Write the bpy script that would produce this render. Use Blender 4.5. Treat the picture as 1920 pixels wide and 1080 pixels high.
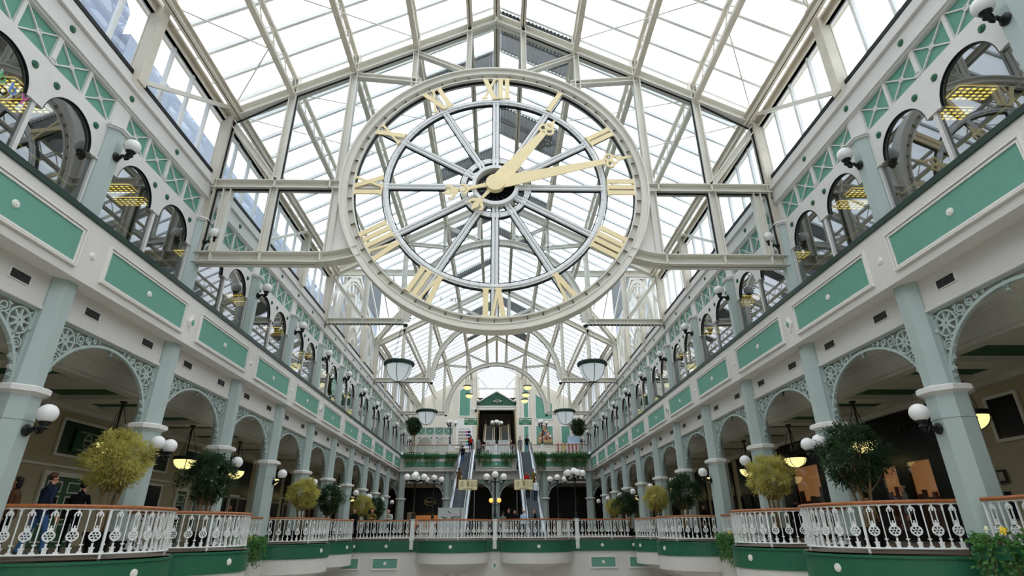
import bpy, math, random
from mathutils import Vector, Matrix
random.seed(7)
PI = math.pi
S = bpy.context.scene
C = S.collection
for o in list(bpy.data.objects):
    bpy.data.objects.remove(o)

# ------------------------------------------------------------------ camera
EYE = Vector((.12, 0, .5))
PITCH, YAW, ROLL, FPX = .4159, .028, -.0064, 1024.139
cp, sp = math.cos(PITCH), math.sin(PITCH)
F = Vector((math.sin(YAW)*cp, math.cos(YAW)*cp, sp))
Rt = Vector((math.cos(YAW), -math.sin(YAW), 0))
Up = Rt.cross(F)
R2 = math.cos(ROLL)*Rt + math.sin(ROLL)*Up
U2 = -math.sin(ROLL)*Rt + math.cos(ROLL)*Up
cam = bpy.data.cameras.new('camera')
cam.sensor_width = 36
cam.lens = FPX/1920*36
cam.clip_end = 500
camo = bpy.data.objects.new('camera', cam)
C.objects.link(camo)
camo.matrix_world = Matrix(((R2.x, U2.x, -F.x, EYE.x), (R2.y, U2.y, -F.y, EYE.y), (R2.z, U2.z, -F.z, EYE.z), (0, 0, 0, 1)))
S.camera = camo

# ------------------------------------------------------------------ sky, exposure
W = bpy.data.worlds.new('overcast_sky')
S.world = W
W.use_nodes = True
wn, wl = W.node_tree.nodes, W.node_tree.links
wn.clear()
tc = wn.new('ShaderNodeTexCoord')
sep = wn.new('ShaderNodeSeparateXYZ')
rmp = wn.new('ShaderNodeValToRGB')
rmp.color_ramp.elements[0].position = .5
rmp.color_ramp.elements[0].color = (.36, .40, .46, 1)
rmp.color_ramp.elements[1].position = .95
rmp.color_ramp.elements[1].color = (.97, .985, 1, 1)
mr = wn.new('ShaderNodeMapRange')
mr.inputs['From Min'].default_value = -1
bg = wn.new('ShaderNodeBackground')
bg.inputs['Strength'].default_value = 2.9
wo = wn.new('ShaderNodeOutputWorld')
wl.new(tc.outputs['Generated'], sep.inputs[0])
wl.new(sep.outputs['Z'], mr.inputs['Value'])
wl.new(mr.outputs[0], rmp.inputs[0])
wl.new(rmp.outputs[0], bg.inputs[0])
wl.new(bg.outputs[0], wo.inputs[0])
S.view_settings.view_transform = 'Standard'
S.view_settings.look = 'None'
S.view_settings.gamma = 1
S.view_settings.use_curve_mapping = False
S.view_settings.exposure = 0.22
S.cycles.max_bounces = 7
S.cycles.transparent_max_bounces = 24
S.cycles.caustics_reflective = False
S.cycles.caustics_refractive = False

# ------------------------------------------------------------------ materials
def lin(c):
    return tuple((x/12.92 if x <= .04045 else ((x+.055)/1.055)**2.4) for x in [v/255 for v in c])
M = {}
def mat(name, rgb, rough=.6, metal=0., var=.06, scale=3., emit=0., spec=.35):
    m = bpy.data.materials.new(name)
    m.use_nodes = True
    n, l = m.node_tree.nodes, m.node_tree.links
    b = n['Principled BSDF']
    col = lin(rgb)
    b.inputs['Roughness'].default_value = rough
    b.inputs['Metallic'].default_value = metal
    b.inputs['Specular IOR Level'].default_value = spec
    t = n.new('ShaderNodeTexCoord')
    z = n.new('ShaderNodeTexNoise')
    z.inputs['Scale'].default_value = scale
    z.inputs['Detail'].default_value = 4
    r = n.new('ShaderNodeValToRGB')
    lo = tuple(max(0, c*(1-var)) for c in col)
    hi = tuple(min(1, c*(1+var)) for c in col)
    r.color_ramp.elements[0].position = .3
    r.color_ramp.elements[0].color = lo+(1,)
    r.color_ramp.elements[1].position = .7
    r.color_ramp.elements[1].color = hi+(1,)
    l.new(t.outputs['Object'], z.inputs['Vector'])
    l.new(z.outputs['Fac'], r.inputs[0])
    l.new(r.outputs[0], b.inputs['Base Color'])
    if emit:
        b.inputs['Emission Color'].default_value = col+(1,)
        b.inputs['Emission Strength'].default_value = emit
    M[name] = m
    return m
mat('plaster', (222, 219, 214), .7, var=.03, scale=.8)
mat('cream_wall', (232, 226, 212), .75, var=.04, scale=.7)
mat('moulding', (236, 232, 226), .55, var=.02)
mat('panel_green', (107, 164, 145), .6, var=.03)
mat('column_green', (178, 193, 189), .45, var=.03, scale=1.2)
mat('frame_white', (228, 226, 222), .45, var=.02)
mat('band_green', (46, 104, 78), .4, var=.05)
mat('dark_green', (20, 52, 40), .4, var=.05)
mat('recess_green', (52, 98, 78), .6, var=.05)
mat('steel', (228, 225, 214), .45, var=.035, scale=1.0)
mat('steel_aged', (216, 209, 194), .5, var=.09, scale=1.5)
mat('bar_white', (238, 239, 238), .35, var=.02)
mat('gold', (252, 233, 184), .45, var=.03, spec=.4)
mat('iron_white', (236, 238, 236), .4, var=.02)
mat('wood', (158, 94, 50), .35, var=.18, scale=9)
mat('black_iron', (18, 22, 22), .4, var=.1)
mat('gasket', (14, 18, 22), .6)
mat('globe', (238, 238, 236), .25, var=.01)
mat('bowl_white', (226, 232, 234), .35, var=.02)
mat('bowl_lit', (255, 238, 160), .4, var=.02, emit=1.0)
mat('globe_lit', (255, 196, 96), .4, var=.02, emit=.8)
mat('tube_light', (255, 226, 110), .4, var=.02, emit=1.6)
def translucent(m, fac=.72, col=(.93, .96, .97)):
    n, l = m.node_tree.nodes, m.node_tree.links
    b = n['Principled BSDF']; t = n.new('ShaderNodeBsdfTranslucent'); x = n.new('ShaderNodeMixShader')
    t.inputs[0].default_value = tuple(col)+(1,)
    x.inputs[0].default_value = fac
    l.new(b.outputs[0], x.inputs[1]); l.new(t.outputs[0], x.inputs[2]); l.new(x.outputs[0], n['Material Output'].inputs[0])
translucent(M['bowl_white'])
_later = []
mat('court_floor', (196, 190, 180), .4, var=.06)
mat('floor_tile', (120, 108, 96), .4, var=.08)
mat('gallery_cream', (192, 182, 154), .75, var=.04, scale=.7)
mat('ceiling_paint', (222, 221, 214), .7, var=.03)
mat('vent_black', (20, 20, 20), .6)
mat('corrugated', (126, 132, 136), .55, var=.05)
mat('black_gloss', (8, 8, 10), .25)
mat('door_green', (58, 98, 70), .4, var=.05)
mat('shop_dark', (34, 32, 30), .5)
mat('shop_orange', (206, 140, 84), .7, var=.12, scale=.8, emit=.22)  # slight emission stands in for lamps lighting the shop displays
mat('brown_display', (96, 48, 30), .7, var=.3, scale=4)
mat('step_grey', (104, 112, 120), .5, var=.05)
mat('step_edge', (134, 142, 148), .5)
mat('metal_silver', (188, 196, 202), .25, metal=.8)
mat('grey_board', (196, 202, 202), .5)
mat('sign_cream', (238, 228, 184), .6)
mat('sign_green', (24, 128, 84), .5)
mat('sign_dark', (16, 70, 46), .5)
mat('white_paint', (240, 240, 238), .5)
mat('text_dark', (52, 48, 44), .6)
mat('text_grey', (168, 164, 156), .4, emit=.0)
mat('leaf_yellow', (190, 184, 106), .6, var=.3, scale=2.5, spec=.2)
mat('leaf_dark', (58, 80, 54), .5, var=.4, scale=3, spec=.2)
mat('leaf_ivy', (84, 132, 70), .45, var=.4, scale=3)
mat('leaf_light', (140, 168, 80), .45, var=.3, scale=3)
mat('bark', (128, 108, 78), .8, var=.2, scale=6)
mat('soil', (50, 38, 30), .9)
mat('petal_yellow', (240, 214, 70), .5)
mat('petal_white', (238, 236, 206), .5)
mat('outside_wall', (146, 158, 176), .8, var=.06, scale=.3)
mat('outside_roof', (128, 140, 160), .8, var=.05, scale=.3)
mat('brass_rail', (208, 196, 110), .35, var=.05)
mat('red', (196, 40, 36), .5)
mat('skin', (206, 150, 122), .5, var=.04)
mat('skin_dark', (120, 84, 64), .5, var=.04)
mat('shoe', (26, 24, 24), .5)
for nm, c in dict(navy=(36, 42, 60), jeans=(70, 104, 150), dkjeans=(40, 50, 72), black_cloth=(20, 20, 24), brown_cloth=(94, 66, 46), palegrey=(186, 190, 184),
                  paleblue=(176, 198, 222), white_cloth=(226, 230, 234), red_cloth=(188, 34, 34), olive=(112, 100, 52), grey_cloth=(118, 120, 118), tan=(188, 160, 116)).items():
    mat(nm, c, .85, var=.1, scale=14, spec=.1)
for nm, c in dict(hair_dark=(28, 22, 20), hair_brown=(70, 46, 32), hair_white=(214, 206, 184), hair_grey=(140, 134, 126)).items():
    mat(nm, c, .7, var=.15, scale=20)
for nm, c in dict(neon_red=(214, 72, 74), neon_orange=(224, 130, 60), neon_green=(84, 176, 110), neon_blue=(92, 140, 204), neon_pink=(200, 80, 150), purple=(120, 90, 160), logo_yellow=(240, 226, 150), crest_pink=(216, 150, 138), crest_blue=(90, 120, 170), orange_sq=(226, 130, 50), blue_sq=(60, 70, 150)).items():
    mat(nm, c, .5)

for nm in ('leaf_yellow', 'leaf_dark', 'leaf_ivy', 'leaf_light'):
    c = M[nm].node_tree.nodes['Color Ramp'].color_ramp.elements[1].color
    translucent(M[nm], .35, tuple(c)[:3])
def glass(name, tint, gloss=1.0, rough=.0):
    m = bpy.data.materials.new(name)
    m.use_nodes = True
    n, l = m.node_tree.nodes, m.node_tree.links
    n.clear()
    t = n.new('ShaderNodeBsdfTransparent')
    t.inputs[0].default_value = tuple(tint)+(1,)
    g = n.new('ShaderNodeBsdfGlossy')
    g.inputs['Color'].default_value = (.95, .97, 1, 1)
    g.inputs['Roughness'].default_value = rough
    f = n.new('ShaderNodeLayerWeight')
    f.inputs['Blend'].default_value = .5
    p = n.new('ShaderNodeMath')
    p.operation = 'POWER'
    p.inputs[1].default_value = 3.
    k = n.new('ShaderNodeMath')
    k.operation = 'MULTIPLY_ADD'
    k.use_clamp = True
    k.inputs[1].default_value = .85
    k.inputs[2].default_value = gloss
    l.new(f.outputs['Facing'], p.inputs[0])
    x = n.new('ShaderNodeMixShader')
    o = n.new('ShaderNodeOutputMaterial')
    l.new(p.outputs[0], k.inputs[0])
    l.new(k.outputs[0], x.inputs[0])
    l.new(t.outputs[0], x.inputs[1])
    l.new(g.outputs[0], x.inputs[2])
    l.new(x.outputs[0], o.inputs[0])
    M[name] = m
    return m
glass('roof_glass', (.93, .96, .98), .04, .02)
glass('clock_glass', (.88, .93, .95), .04)
glass('window_glass', (.62, .68, .68), .17)
glass('clear_glass', (.9, .94, .96), .05)

# ------------------------------------------------------------------ mesh builder
class MB:
    def __init__(s):
        s.v, s.f = [], []
    def add(s, vs, fs):
        b = len(s.v)
        s.v += [tuple(p) for p in vs]
        s.f += [tuple(i+b for i in f) for f in fs]
        return s
    def box(s, x0, x1, y0, y1, z0, z1):
        return s.add([(x0,y0,z0),(x1,y0,z0),(x1,y1,z0),(x0,y1,z0),(x0,y0,z1),(x1,y0,z1),(x1,y1,z1),(x0,y1,z1)],
                     [(0,3,2,1),(4,5,6,7),(0,1,5,4),(1,2,6,5),(2,3,7,6),(3,0,4,7)])
    def bar(s, p, q, w, h, up=(0,0,1)):
        p, q, up = Vector(p), Vector(q), Vector(up)
        d = (q-p)
        if d.length < 1e-6: return s
        d.normalize()
        a = d.cross(up)
        if a.length < 1e-4: a = d.cross(Vector((1,0,0)))
        a.normalize()
        u = a.cross(d)
        a, u = a*w/2, u*h/2
        vs = [p-a-u, p+a-u, p+a+u, p-a+u, q-a-u, q+a-u, q+a+u, q-a+u]
        return s.add(vs, [(0,3,2,1),(4,5,6,7),(0,1,5,4),(1,2,6,5),(2,3,7,6),(3,0,4,7)])
    def ibeam(s, p, q, depth, flange, t=.035, up=(0,0,1)):
        # web stands along up; flanges lie across it
        p, q, up = Vector(p), Vector(q), Vector(up)
        d = (q-p).normalized()
        a = d.cross(up); a.normalize()
        u = a.cross(d)
        s.bar(p, q, t, depth, up)
        for k in (-1, 1):
            o = u*k*(depth/2-t/2)
            s.bar(p+o, q+o, flange, t, up)
        return s
    def tube(s, pts, r, n=6, closed=False):
        pts = [Vector(p) for p in pts]
        N = len(pts)
        rs = r if isinstance(r, (list, tuple)) else [r]*N
        prev = None
        b = len(s.v)
        for i, p in enumerate(pts):
            if closed: d = pts[(i+1) % N]-pts[i-1]
            else: d = pts[min(i+1, N-1)]-pts[max(i-1, 0)]
            d.normalize()
            if prev is None:
                a = d.cross(Vector((0,0,1)))
                if a.length < 1e-3: a = d.cross(Vector((1,0,0)))
            else:
                a = prev - d*prev.dot(d)
            a.normalize(); prev = a
            c = d.cross(a)
            for k in range(n):
                th = 2*PI*k/n
                s.v.append(tuple(p+(a*math.cos(th)+c*math.sin(th))*rs[i]))
        for i in range(N if closed else N-1):
            j = (i+1) % N
            for k in range(n):
                m = (k+1) % n
                s.f.append((b+i*n+k, b+i*n+m, b+j*n+m, b+j*n+k))
        if not closed:
            s.f.append(tuple(b+k for k in range(n-1, -1, -1)))
            s.f.append(tuple(b+(N-1)*n+k for k in range(n)))
        return s
    def lathe(s, prof, n=16, c=(0,0,0), rot=0., a0=0., a1=2*PI, cap=True):
        b = len(s.v)
        full = abs(a1-a0-2*PI) < 1e-6
        m = n if full else n+1
        for r, z in prof:
            for k in range(m):
                th = rot+a0+(a1-a0)*k/n
                s.v.append((c[0]+r*math.cos(th), c[1]+r*math.sin(th), c[2]+z))
        for i in range(len(prof)-1):
            for k in range(n):
                j = (k+1) % m
                s.f.append((b+i*m+k, b+i*m+j, b+(i+1)*m+j, b+(i+1)*m+k))
        if cap and full and prof[0][0] > 1e-4: s.f.append(tuple(b+k for k in range(m-1, -1, -1)))
        if cap and full and prof[-1][0] > 1e-4: s.f.append(tuple(b+(len(prof)-1)*m+k for k in range(m)))
        return s
    def sphere(s, c, r, n=16, m=10, sc=(1,1,1)):
        b = len(s.v)
        for i in range(m+1):
            ph = PI*i/m
            for k in range(n):
                th = 2*PI*k/n
                s.v.append((c[0]+sc[0]*r*math.sin(ph)*math.cos(th), c[1]+sc[1]*r*math.sin(ph)*math.sin(th), c[2]-sc[2]*r*math.cos(ph)))
        for i in range(m):
            for k in range(n):
                j = (k+1) % n
                s.f.append((b+i*n+k, b+i*n+j, b+(i+1)*n+j, b+(i+1)*n+k))
        return s
    def ribbon(s, pts, w, fn, d0, d1, closed=False):
        # a flat strip of width w along a 2-D line, given depth d0..d1; fn(u, v, d) -> xyz
        N = len(pts)
        s.k = (getattr(s, 'k', 0)+1) % 9      # crossing strips never share a plane
        d0 -= .0009*s.k; d1 += .0009*s.k
        b = len(s.v)
        for i, (u, v) in enumerate(pts):
            if closed: p, q = pts[i-1], pts[(i+1) % N]
            else: p, q = pts[max(i-1, 0)], pts[min(i+1, N-1)]
            du, dv = q[0]-p[0], q[1]-p[1]
            L = math.hypot(du, dv) or 1
            nu, nv = -dv/L*w/2, du/L*w/2
            for a, dd in ((-1, d0), (1, d0), (1, d1), (-1, d1)):
                s.v.append(tuple(fn(u+nu*a, v+nv*a, dd)))
        for i in range(N if closed else N-1):
            j = (i+1) % N
            for k in range(4):
                m = (k+1) % 4
                s.f.append((b+i*4+k, b+i*4+m, b+j*4+m, b+j*4+k))
        if not closed:
            s.f.append((b, b+3, b+2, b+1))
            e = b+(N-1)*4
            s.f.append((e, e+1, e+2, e+3))
        return s
    def poly(s, pts, fn, d0, d1):
        N = len(pts)
        vs = [fn(u, v, d0) for u, v in pts]+[fn(u, v, d1) for u, v in pts]
        fs = [tuple(range(N-1, -1, -1)), tuple(range(N, 2*N))]
        fs += [(i, (i+1) % N, N+(i+1) % N, N+i) for i in range(N)]
        return s.add(vs, fs)
    def ring(s, c, r0, r1, y0, y1, n=64, a0=0., a1=2*PI):
        # flat ring standing in the XZ plane, thickness y0..y1
        full = abs(a1-a0-2*PI) < 1e-6
        b = len(s.v)
        m = n if full else n+1
        for k in range(m):
            th = a0+(a1-a0)*k/n
            cs, sn = math.cos(th), math.sin(th)
            for r, y in ((r0, y0), (r1, y0), (r1, y1), (r0, y1)):
                s.v.append((c[0]+r*cs, y, c[2]+r*sn))
        for k in range(n):
            j = (k+1) % m
            for e in range(4):
                g = (e+1) % 4
                s.f.append((b+k*4+e, b+k*4+g, b+j*4+g, b+j*4+e))
        if not full:
            s.f.append((b, b+1, b+2, b+3))
            e = b+n*4
            s.f.append((e+3, e+2, e+1, e))
        return s
    def mesh(s, name, m, smooth=False):
        me = bpy.data.meshes.new(name)
        me.from_pydata(s.v, [], s.f)
        if m: me.materials.append(M[m])
        if smooth:
            me.shade_smooth()
            try: me.set_sharp_from_angle(angle=math.radians(38))
            except Exception: pass
        me.update()
        return me
    def build(s, name, m, parent=None, smooth=False, label=None):
        o = bpy.data.objects.new(name, s.mesh(name, m, smooth))
        C.objects.link(o)
        if parent: o.parent = parent
        if label: o['label'] = label
        return o

def build_multi(name, parts, parent=None, smooth=True):
    # one mesh from several builders, one material slot each
    big = MB(); idx = []
    for k, (b, m) in enumerate(parts):
        big.add(b.v, b.f); idx += [k]*len(b.f)
    o = big.build(name, None, parent, smooth)
    for b, m in parts: o.data.materials.append(M[m])
    o.data.polygons.foreach_set('material_index', idx)
    return o
def empty(name, loc=(0,0,0), rz=0., parent=None):
    o = bpy.data.objects.new(name, None)
    C.objects.link(o)
    o.location = loc
    o.rotation_euler = (0, 0, rz)
    o.empty_display_size = .2
    if parent: o.parent = parent
    return o
def tag(o, label, cat, group=None, kind=None):
    o['label'] = label
    o['category'] = cat
    if group: o['group'] = group
    if kind: o['kind'] = kind
    return o
def thing(name, label, cat, loc=(0,0,0), rz=0., group=None):
    return tag(empty(name, loc, rz), label, cat, group)
def struct(name, loc=(0,0,0), rz=0.):
    o = empty(name, loc, rz)
    o['kind'] = 'structure'
    return o
def dup(o, parent=None, loc=None, rz=None):
    c = o.copy()
    C.objects.link(c)
    if parent: c.parent = parent
    if loc is not None: c.location = loc
    if rz is not None: c.rotation_euler = (0, 0, rz)
    for ch in list(o.children): dup(ch, c)
    return c
def put(me, name, parent, loc=(0,0,0), rz=0.):
    o = bpy.data.objects.new(name, me)
    C.objects.link(o)
    o.parent = parent
    o.location = loc
    o.rotation_euler = (0, 0, rz)
    return o
def text(body, size, m, loc, rot, name='lettering', parent=None, extrude=.01, align='CENTER', label=None, sx=1.):
    cu = bpy.data.curves.new(name, 'FONT')
    cu.body = body
    cu.size = size
    cu.extrude = extrude
    cu.align_x = align
    cu.align_y = 'CENTER'
    cu.resolution_u = 3
    cu.materials.append(M[m])
    tmp = bpy.data.objects.new(name, cu)
    C.objects.link(tmp)
    me = bpy.data.meshes.new_from_object(tmp.evaluated_get(bpy.context.evaluated_depsgraph_get()))
    bpy.data.objects.remove(tmp)
    me.name = name
    o = bpy.data.objects.new(name, me)
    C.objects.link(o)
    o.location = loc
    o.rotation_euler = rot
    o.scale = (sx, 1, 1)
    if parent: o.parent = parent
    if label: o['label'] = label
    return o
def lamp(x, y, z, e, col, r=.15, nm='added_point_lamp'):
    l = bpy.data.lights.new(nm, 'POINT'); l.energy = e; l.color = col; l.shadow_soft_size = r
    o = bpy.data.objects.new(nm, l); C.objects.link(o); o.location = (x, y, z)
ORD = ['first','second','third','fourth','fifth','sixth','seventh','eighth','ninth','tenth','eleventh','twelfth','thirteenth','fourteenth']
idf = lambda u, v, d: (u, v, d)
def arcpts(c, r, a0, a1, n, ry=None):
    ry = ry or r
    return [(c[0]+r*math.cos(a0+(a1-a0)*i/n), c[1]+ry*math.sin(a0+(a1-a0)*i/n)) for i in range(n+1)]
def spiral(c, r, a0, turns, n=14, k=.25):
    return [(c[0]+r*(1-(1-k)*i/n)*math.cos(a0+2*PI*turns*i/n), c[1]+r*(1-(1-k)*i/n)*math.sin(a0+2*PI*turns*i/n)) for i in range(n+1)]

# ------------------------------------------------------------------ key dimensions
Y0, BAY = 12.9, 5.0
XC = 11.0                    # columns and upper wall
XF = 10.4                    # face of the gallery front
ZSOF, ZSILL = 6.28, 7.95
ZEND, YCROSS, YFAR, YEND = 8.0, 37.2, 62.4, 75.0
colY = [Y0+BAY*i for i in range(-1, 11)]
SIDES = ((-1, 'left'), (1, 'right'))
def rz_of(s): return 0. if s < 0 else PI
def roofz(x): return 16.75+.55*(11-abs(x))
def chordz(x): return 15.9+.532*(11-abs(x))

# ================================================================== SHELL
fl = struct('floor')
g = MB()
g.box(-22, 22, -14, 90, -6.4, -6.2)
g.build('lower_court_floor', 'court_floor', fl)
for s, nm in SIDES:
    g = MB()
    a, b = sorted((s*10.75, s*18.5))
    g.box(a, b, -14, YCROSS+.2, -.35, 0)
    g.build('gallery_floor', 'floor_tile', fl)
g = MB()
g.box(-18.5, 18.5, YCROSS+.2, 90, -.35, 0)
g.build('concourse_floor', 'floor_tile', fl)
g = MB()
g.box(-18, -10.75, -14, 90, 7.6, 7.9).box(10.75, 18, -14, 90, 7.6, 7.9)
g.build('upper_gallery_floor', 'floor_tile', fl)
g = MB()
for x0, x1 in ((-10.75, -3.95), (-2.25, 2.25), (3.95, 10.75)):
    g.box(x0, x1, YFAR, 90, 7.55, 7.98)
g.box(-3.95, -2.25, 60.8, 90, 7.55, 7.98).box(2.25, 3.95, 60.8, 90, 7.55, 7.98)
g.build('upper_landing_floor', 'floor_tile', fl)

# ------- shared meshes for the side galleries (local: x towards the nave, y along it)
def face(u, v, d): return (d, u, v)
rosM = MB()
rosM.lathe([(.0, .05), (.035, .05), (.045, .03), (.075, .035), (.095, .015), (.1, 0)], 12)
for v in range(len(rosM.v)):
    x, y, z = rosM.v[v]
    rosM.v[v] = (z, x, y)
ros_green = rosM.mesh('rosette', 'band_green', True)
ros_white = rosM.mesh('boss', 'moulding', True)
# fascia panel
g = MB()
HW, PZ0, PZ1 = 1.95, 6.6, 7.48
g.box(0, .02, -HW, HW, PZ0, PZ1)
panel_me = g.mesh('fascia_panel', 'panel_green')
g = MB()
for (w, t, e) in ((.05, .05, .0), (.035, .075, .07)):
    pts = [(-HW-e, PZ0-e), (HW+e, PZ0-e), (HW+e, PZ1+e), (-HW-e, PZ1+e)]
    for i in range(4):
        p, q = pts[i], pts[(i+1) % 4]
        if p[1] == q[1]: g.box(0, t, min(p[0], q[0])-w/2, max(p[0], q[0])+w/2, p[1]-w/2, p[1]+w/2)
        else: g.box(0, t, p[0]-w/2, p[0]+w/2, min(p[1], q[1]), max(p[1], q[1]))
panelmould_me = g.mesh('panel_moulding', 'moulding')
g = MB()
def diamond(r, d0, d1): g.poly([(0, -r*1.3), (r, 0), (0, r*1.3), (-r, 0)], face, d0, d1)
diamond(.24, 0, .03); diamond(.15, .03, .06)
diamond_me = g.mesh('diamond_ornament', 'moulding')
g = MB(); diamond(.1, .06, .075)
diamondc_me = g.mesh('diamond_centre', 'panel_green')
g = MB()
g.box(0, .03, -.31, .31, -.12, .12)
ventf_me = g.mesh('vent', 'moulding')
g = MB()
for i in range(6): g.bar((.031, -.27, -.085+.034*i), (.031, .27, -.085+.034*i), .012, .027)
ventb_me = g.mesh('vent_slots', 'vent_black')

for s, nm in SIDES:
    w = struct('wall_'+nm, (s*XC, 0, 0), rz_of(s))
    fy = (lambda y: y) if s < 0 else (lambda y: -y)
    def ybox(g, d0, d1, y0, y1, z0, z1):
        a, b = sorted((fy(y0), fy(y1)))
        return g.box(d0, d1, a, b, z0, z1)
    DF = XC-XF
    Y1, Y2 = -14.0, YFAR+.1
    g = MB(); ybox(g, DF-.18, DF, Y1, Y2, ZSOF, ZSILL-.06); g.build('fascia', 'plaster', w)
    g = MB(); ybox(g, -.1, DF-.18, Y1, Y2, ZSOF, ZSOF+.12); g.build('soffit', 'plaster', w)
    g = MB(); ybox(g, -.35, DF+.05, Y1, Y2, ZSILL-.06, ZSILL+.06); ybox(g, DF-.05, DF+.03, Y1, Y2, ZSILL+.06, ZSILL+.11); g.build('sill_lip', 'dark_green', w)
    g = MB(); ybox(g, -.25, .1, Y1, YFAR+.5, 5.47, ZSOF); ybox(g, -.25, .14, Y1, YFAR+.5, 5.42, 5.5); g.build('beam_face', 'plaster', w)
    # frieze, louvre band, window sill, eaves beam
    g = MB(); ybox(g, -.25, .16, Y1, YEND, 12.03, 12.58); ybox(g, -.25, .26, Y1, YEND, 12.58, 12.7); ybox(g, -.2, .1, Y1, YEND, 11.97, 12.05); g.build('frieze', 'frame_white', w)
    g = MB()
    for i in range(4): ybox(g, -.2, .13-.015*i, Y1, YEND, 12.72+.1*i, 12.80+.1*i)
    ybox(g, -.2, .06, Y1, YEND, 12.7, 13.12)
    g.build('louvre_band', 'frame_white', w)
    g = MB(); ybox(g, -.25, .1, Y1, YEND, 13.12, 13.26); g.build('window_gutter', 'gasket', w)
    g = MB(); ybox(g, -.25, -.05, Y1, YEND, 13.26, 13.36); g.build('window_ledge', 'steel', w)
    g = MB()
    for (a, b) in ((Y1, 32.7), (48.1, YEND)):
        ybox(g, -.25, .1, a, b, 15.7, 16.06); ybox(g, .1, .22, a, b, 15.98, 16.06); ybox(g, -.02, .16, a, b, 15.7, 15.76)
    g.build('eaves_beam', 'steel_aged', w)
    for k in range(-2, 10):
        ym = Y0+BAY*k+2.5
        if ym < 3: continue
        p = put(panel_me, 'fascia_panel', w, (DF, fy(ym), 0))
        put(panelmould_me, 'panel_moulding', p)
        put(ros_white, 'boss', p, (.02, 0, 7.04))
        yc = ym-2.5
        if k in (1, 4, 7) :
            d = put(diamond_me, 'diamond_ornament', w, (DF, fy(yc), 7.04))
            put(diamondc_me, 'diamond_centre', d)
        else:
            put(ros_white, 'boss', w, (DF, fy(yc), 7.04))
        for dy in (-1.28, 1.28):
            v = put(ventf_me, 'vent', w, (.1, fy(ym+dy), 5.9))
            put(ventb_me, 'vent_slots', v)
            put(ros_green, 'rosette', w, (.16, fy(ym+dy*.98-1.22), 12.32))

# gallery ceilings, back walls
cl = struct('ceiling')
for s, nm in SIDES:
    g = MB()
    def sx(a, b, *r):
        p, q = sorted((s*a, s*b)); return g.box(p, q, *r)
    sx(11.2, 12.5, -14, 90, 5.5, 5.6)
    sx(12.45, 12.6, -14, 90, 4.95, 5.55); sx(12.3, 12.5, -14, 90, 5.36, 5.5); sx(12.2, 12.35, -14, 90, 5.42, 5.5)
    sx(12.5, 16.5, -14, 90, 5.05, 5.2)
    for k in range(-2, 13):
        y = Y0+BAY*k
        sx(12.62, 16.3, y-.55, y+.55, 4.87, 5.06); sx(12.63, 16.3, y-.8, y-.549, 4.95, 5.06); sx(12.63, 16.3, y+.549, y+.8, 4.95, 5.06)
        sx(12.62, 16.3, y+2.1, y+2.9, 4.87, 5.06)
    sx(12.61, 13.0, -14, 90, 4.862, 5.055); sx(15.7, 16.29, -14, 90, 4.858, 5.055); sx(15.9, 16.28, -14, 90, 4.68, 4.87)
    g.build('gallery_ceiling', 'ceiling_paint', cl)
    g = MB()
    for k in range(-2, 13):
        y = Y0+BAY*k
        for a in (.95, 3.05):
            sx(13.2, 15.5, y+a, y+a+1.0, 5.0, 5.055)
    g.build('ceiling_recess', 'recess_green', cl)
    g = MB(); sx(11.2, 18, -14, 90, 11.75, 11.9)
    g.build('upper_gallery_ceiling', 'ceiling_paint', cl)
    # back walls
    w = struct('wall_'+nm+'_back')
    g = MB(); sx(16.3, 16.6, -14, 90, 0, 5.1)
    g.build('gallery_back_wall', 'gallery_cream', w)
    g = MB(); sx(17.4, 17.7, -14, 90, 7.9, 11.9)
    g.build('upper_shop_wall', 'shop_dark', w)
    g = MB(); sx(12.5, 18, -14, 90, -6.3, -.35)
    g.build('lower_court_wall', 'shop_dark', w)
g = MB(); g.box(-18, 18, 56, 56.3, -6.3, -.36); g.build('lower_court_end', 'shop_dark', w)

# ================================================================== ARCADED UPPER WINDOWS (one bay each)
RA, ZSPR = .83, 9.9
cA = (-1.08, 1.08)
def arch_plate(g, u0, u1, c, r, z0, z1, d0, d1, n=16, ry=None):
    us = [u0, c-r]+[c-r*math.cos(PI*i/n) for i in range(1, n)]+[c+r, u1]
    lo = [z0, z0]+[z0+(ry or r)*math.sin(PI*i/n) for i in range(1, n)]+[z0, z0]
    for i in range(len(us)-1):
        a, b = us[i], us[i+1]
        g.add([face(a, lo[i], d0), face(b, lo[i+1], d0), face(b, z1, d0), face(a, z1, d0), face(a, lo[i], d1), face(b, lo[i+1], d1), face(b, z1, d1), face(a, z1, d1)],
              [(0,1,2,3),(7,6,5,4),(0,4,5,1),(3,2,6,7)])
bay = struct('window_1')
g = MB()
for c in cA: arch_plate(g, -2.24 if c < 0 else 0, 0 if c < 0 else 2.24, c, RA, ZSPR, 11.1, -.06, .05, 32)
g.build('spandrel_plate', 'frame_white', bay)
g = MB()
for c in cA:
    g.ribbon(arcpts((c, ZSPR), RA-.004, 0, PI, 32), .02, face, -.01, .052)
g.build('arch_gasket', 'gasket', bay)
g = MB()
g.box(-.02, .06, -.055, .055, 8.0, ZSPR)
for y in (-2.2, 2.2): g.box(-.05, .05, y-.05, y+.05, 8.0, ZSPR)
for y in (-2.24, -.0, 2.24): g.box(-.06, .1, y-.17, y+.17, ZSPR-.03, ZSPR+.02)
g.box(-.06, .05, -2.24, 2.24, 8.0, 8.06)
g.build('mullion', 'frame_white', bay)
g = MB(); g.box(-.03, -.02, -2.24, 2.24, 11.1, 12.0)
g.build('green_panel', 'panel_green', bay)
g = MB()
pw = 4.48/4
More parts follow.
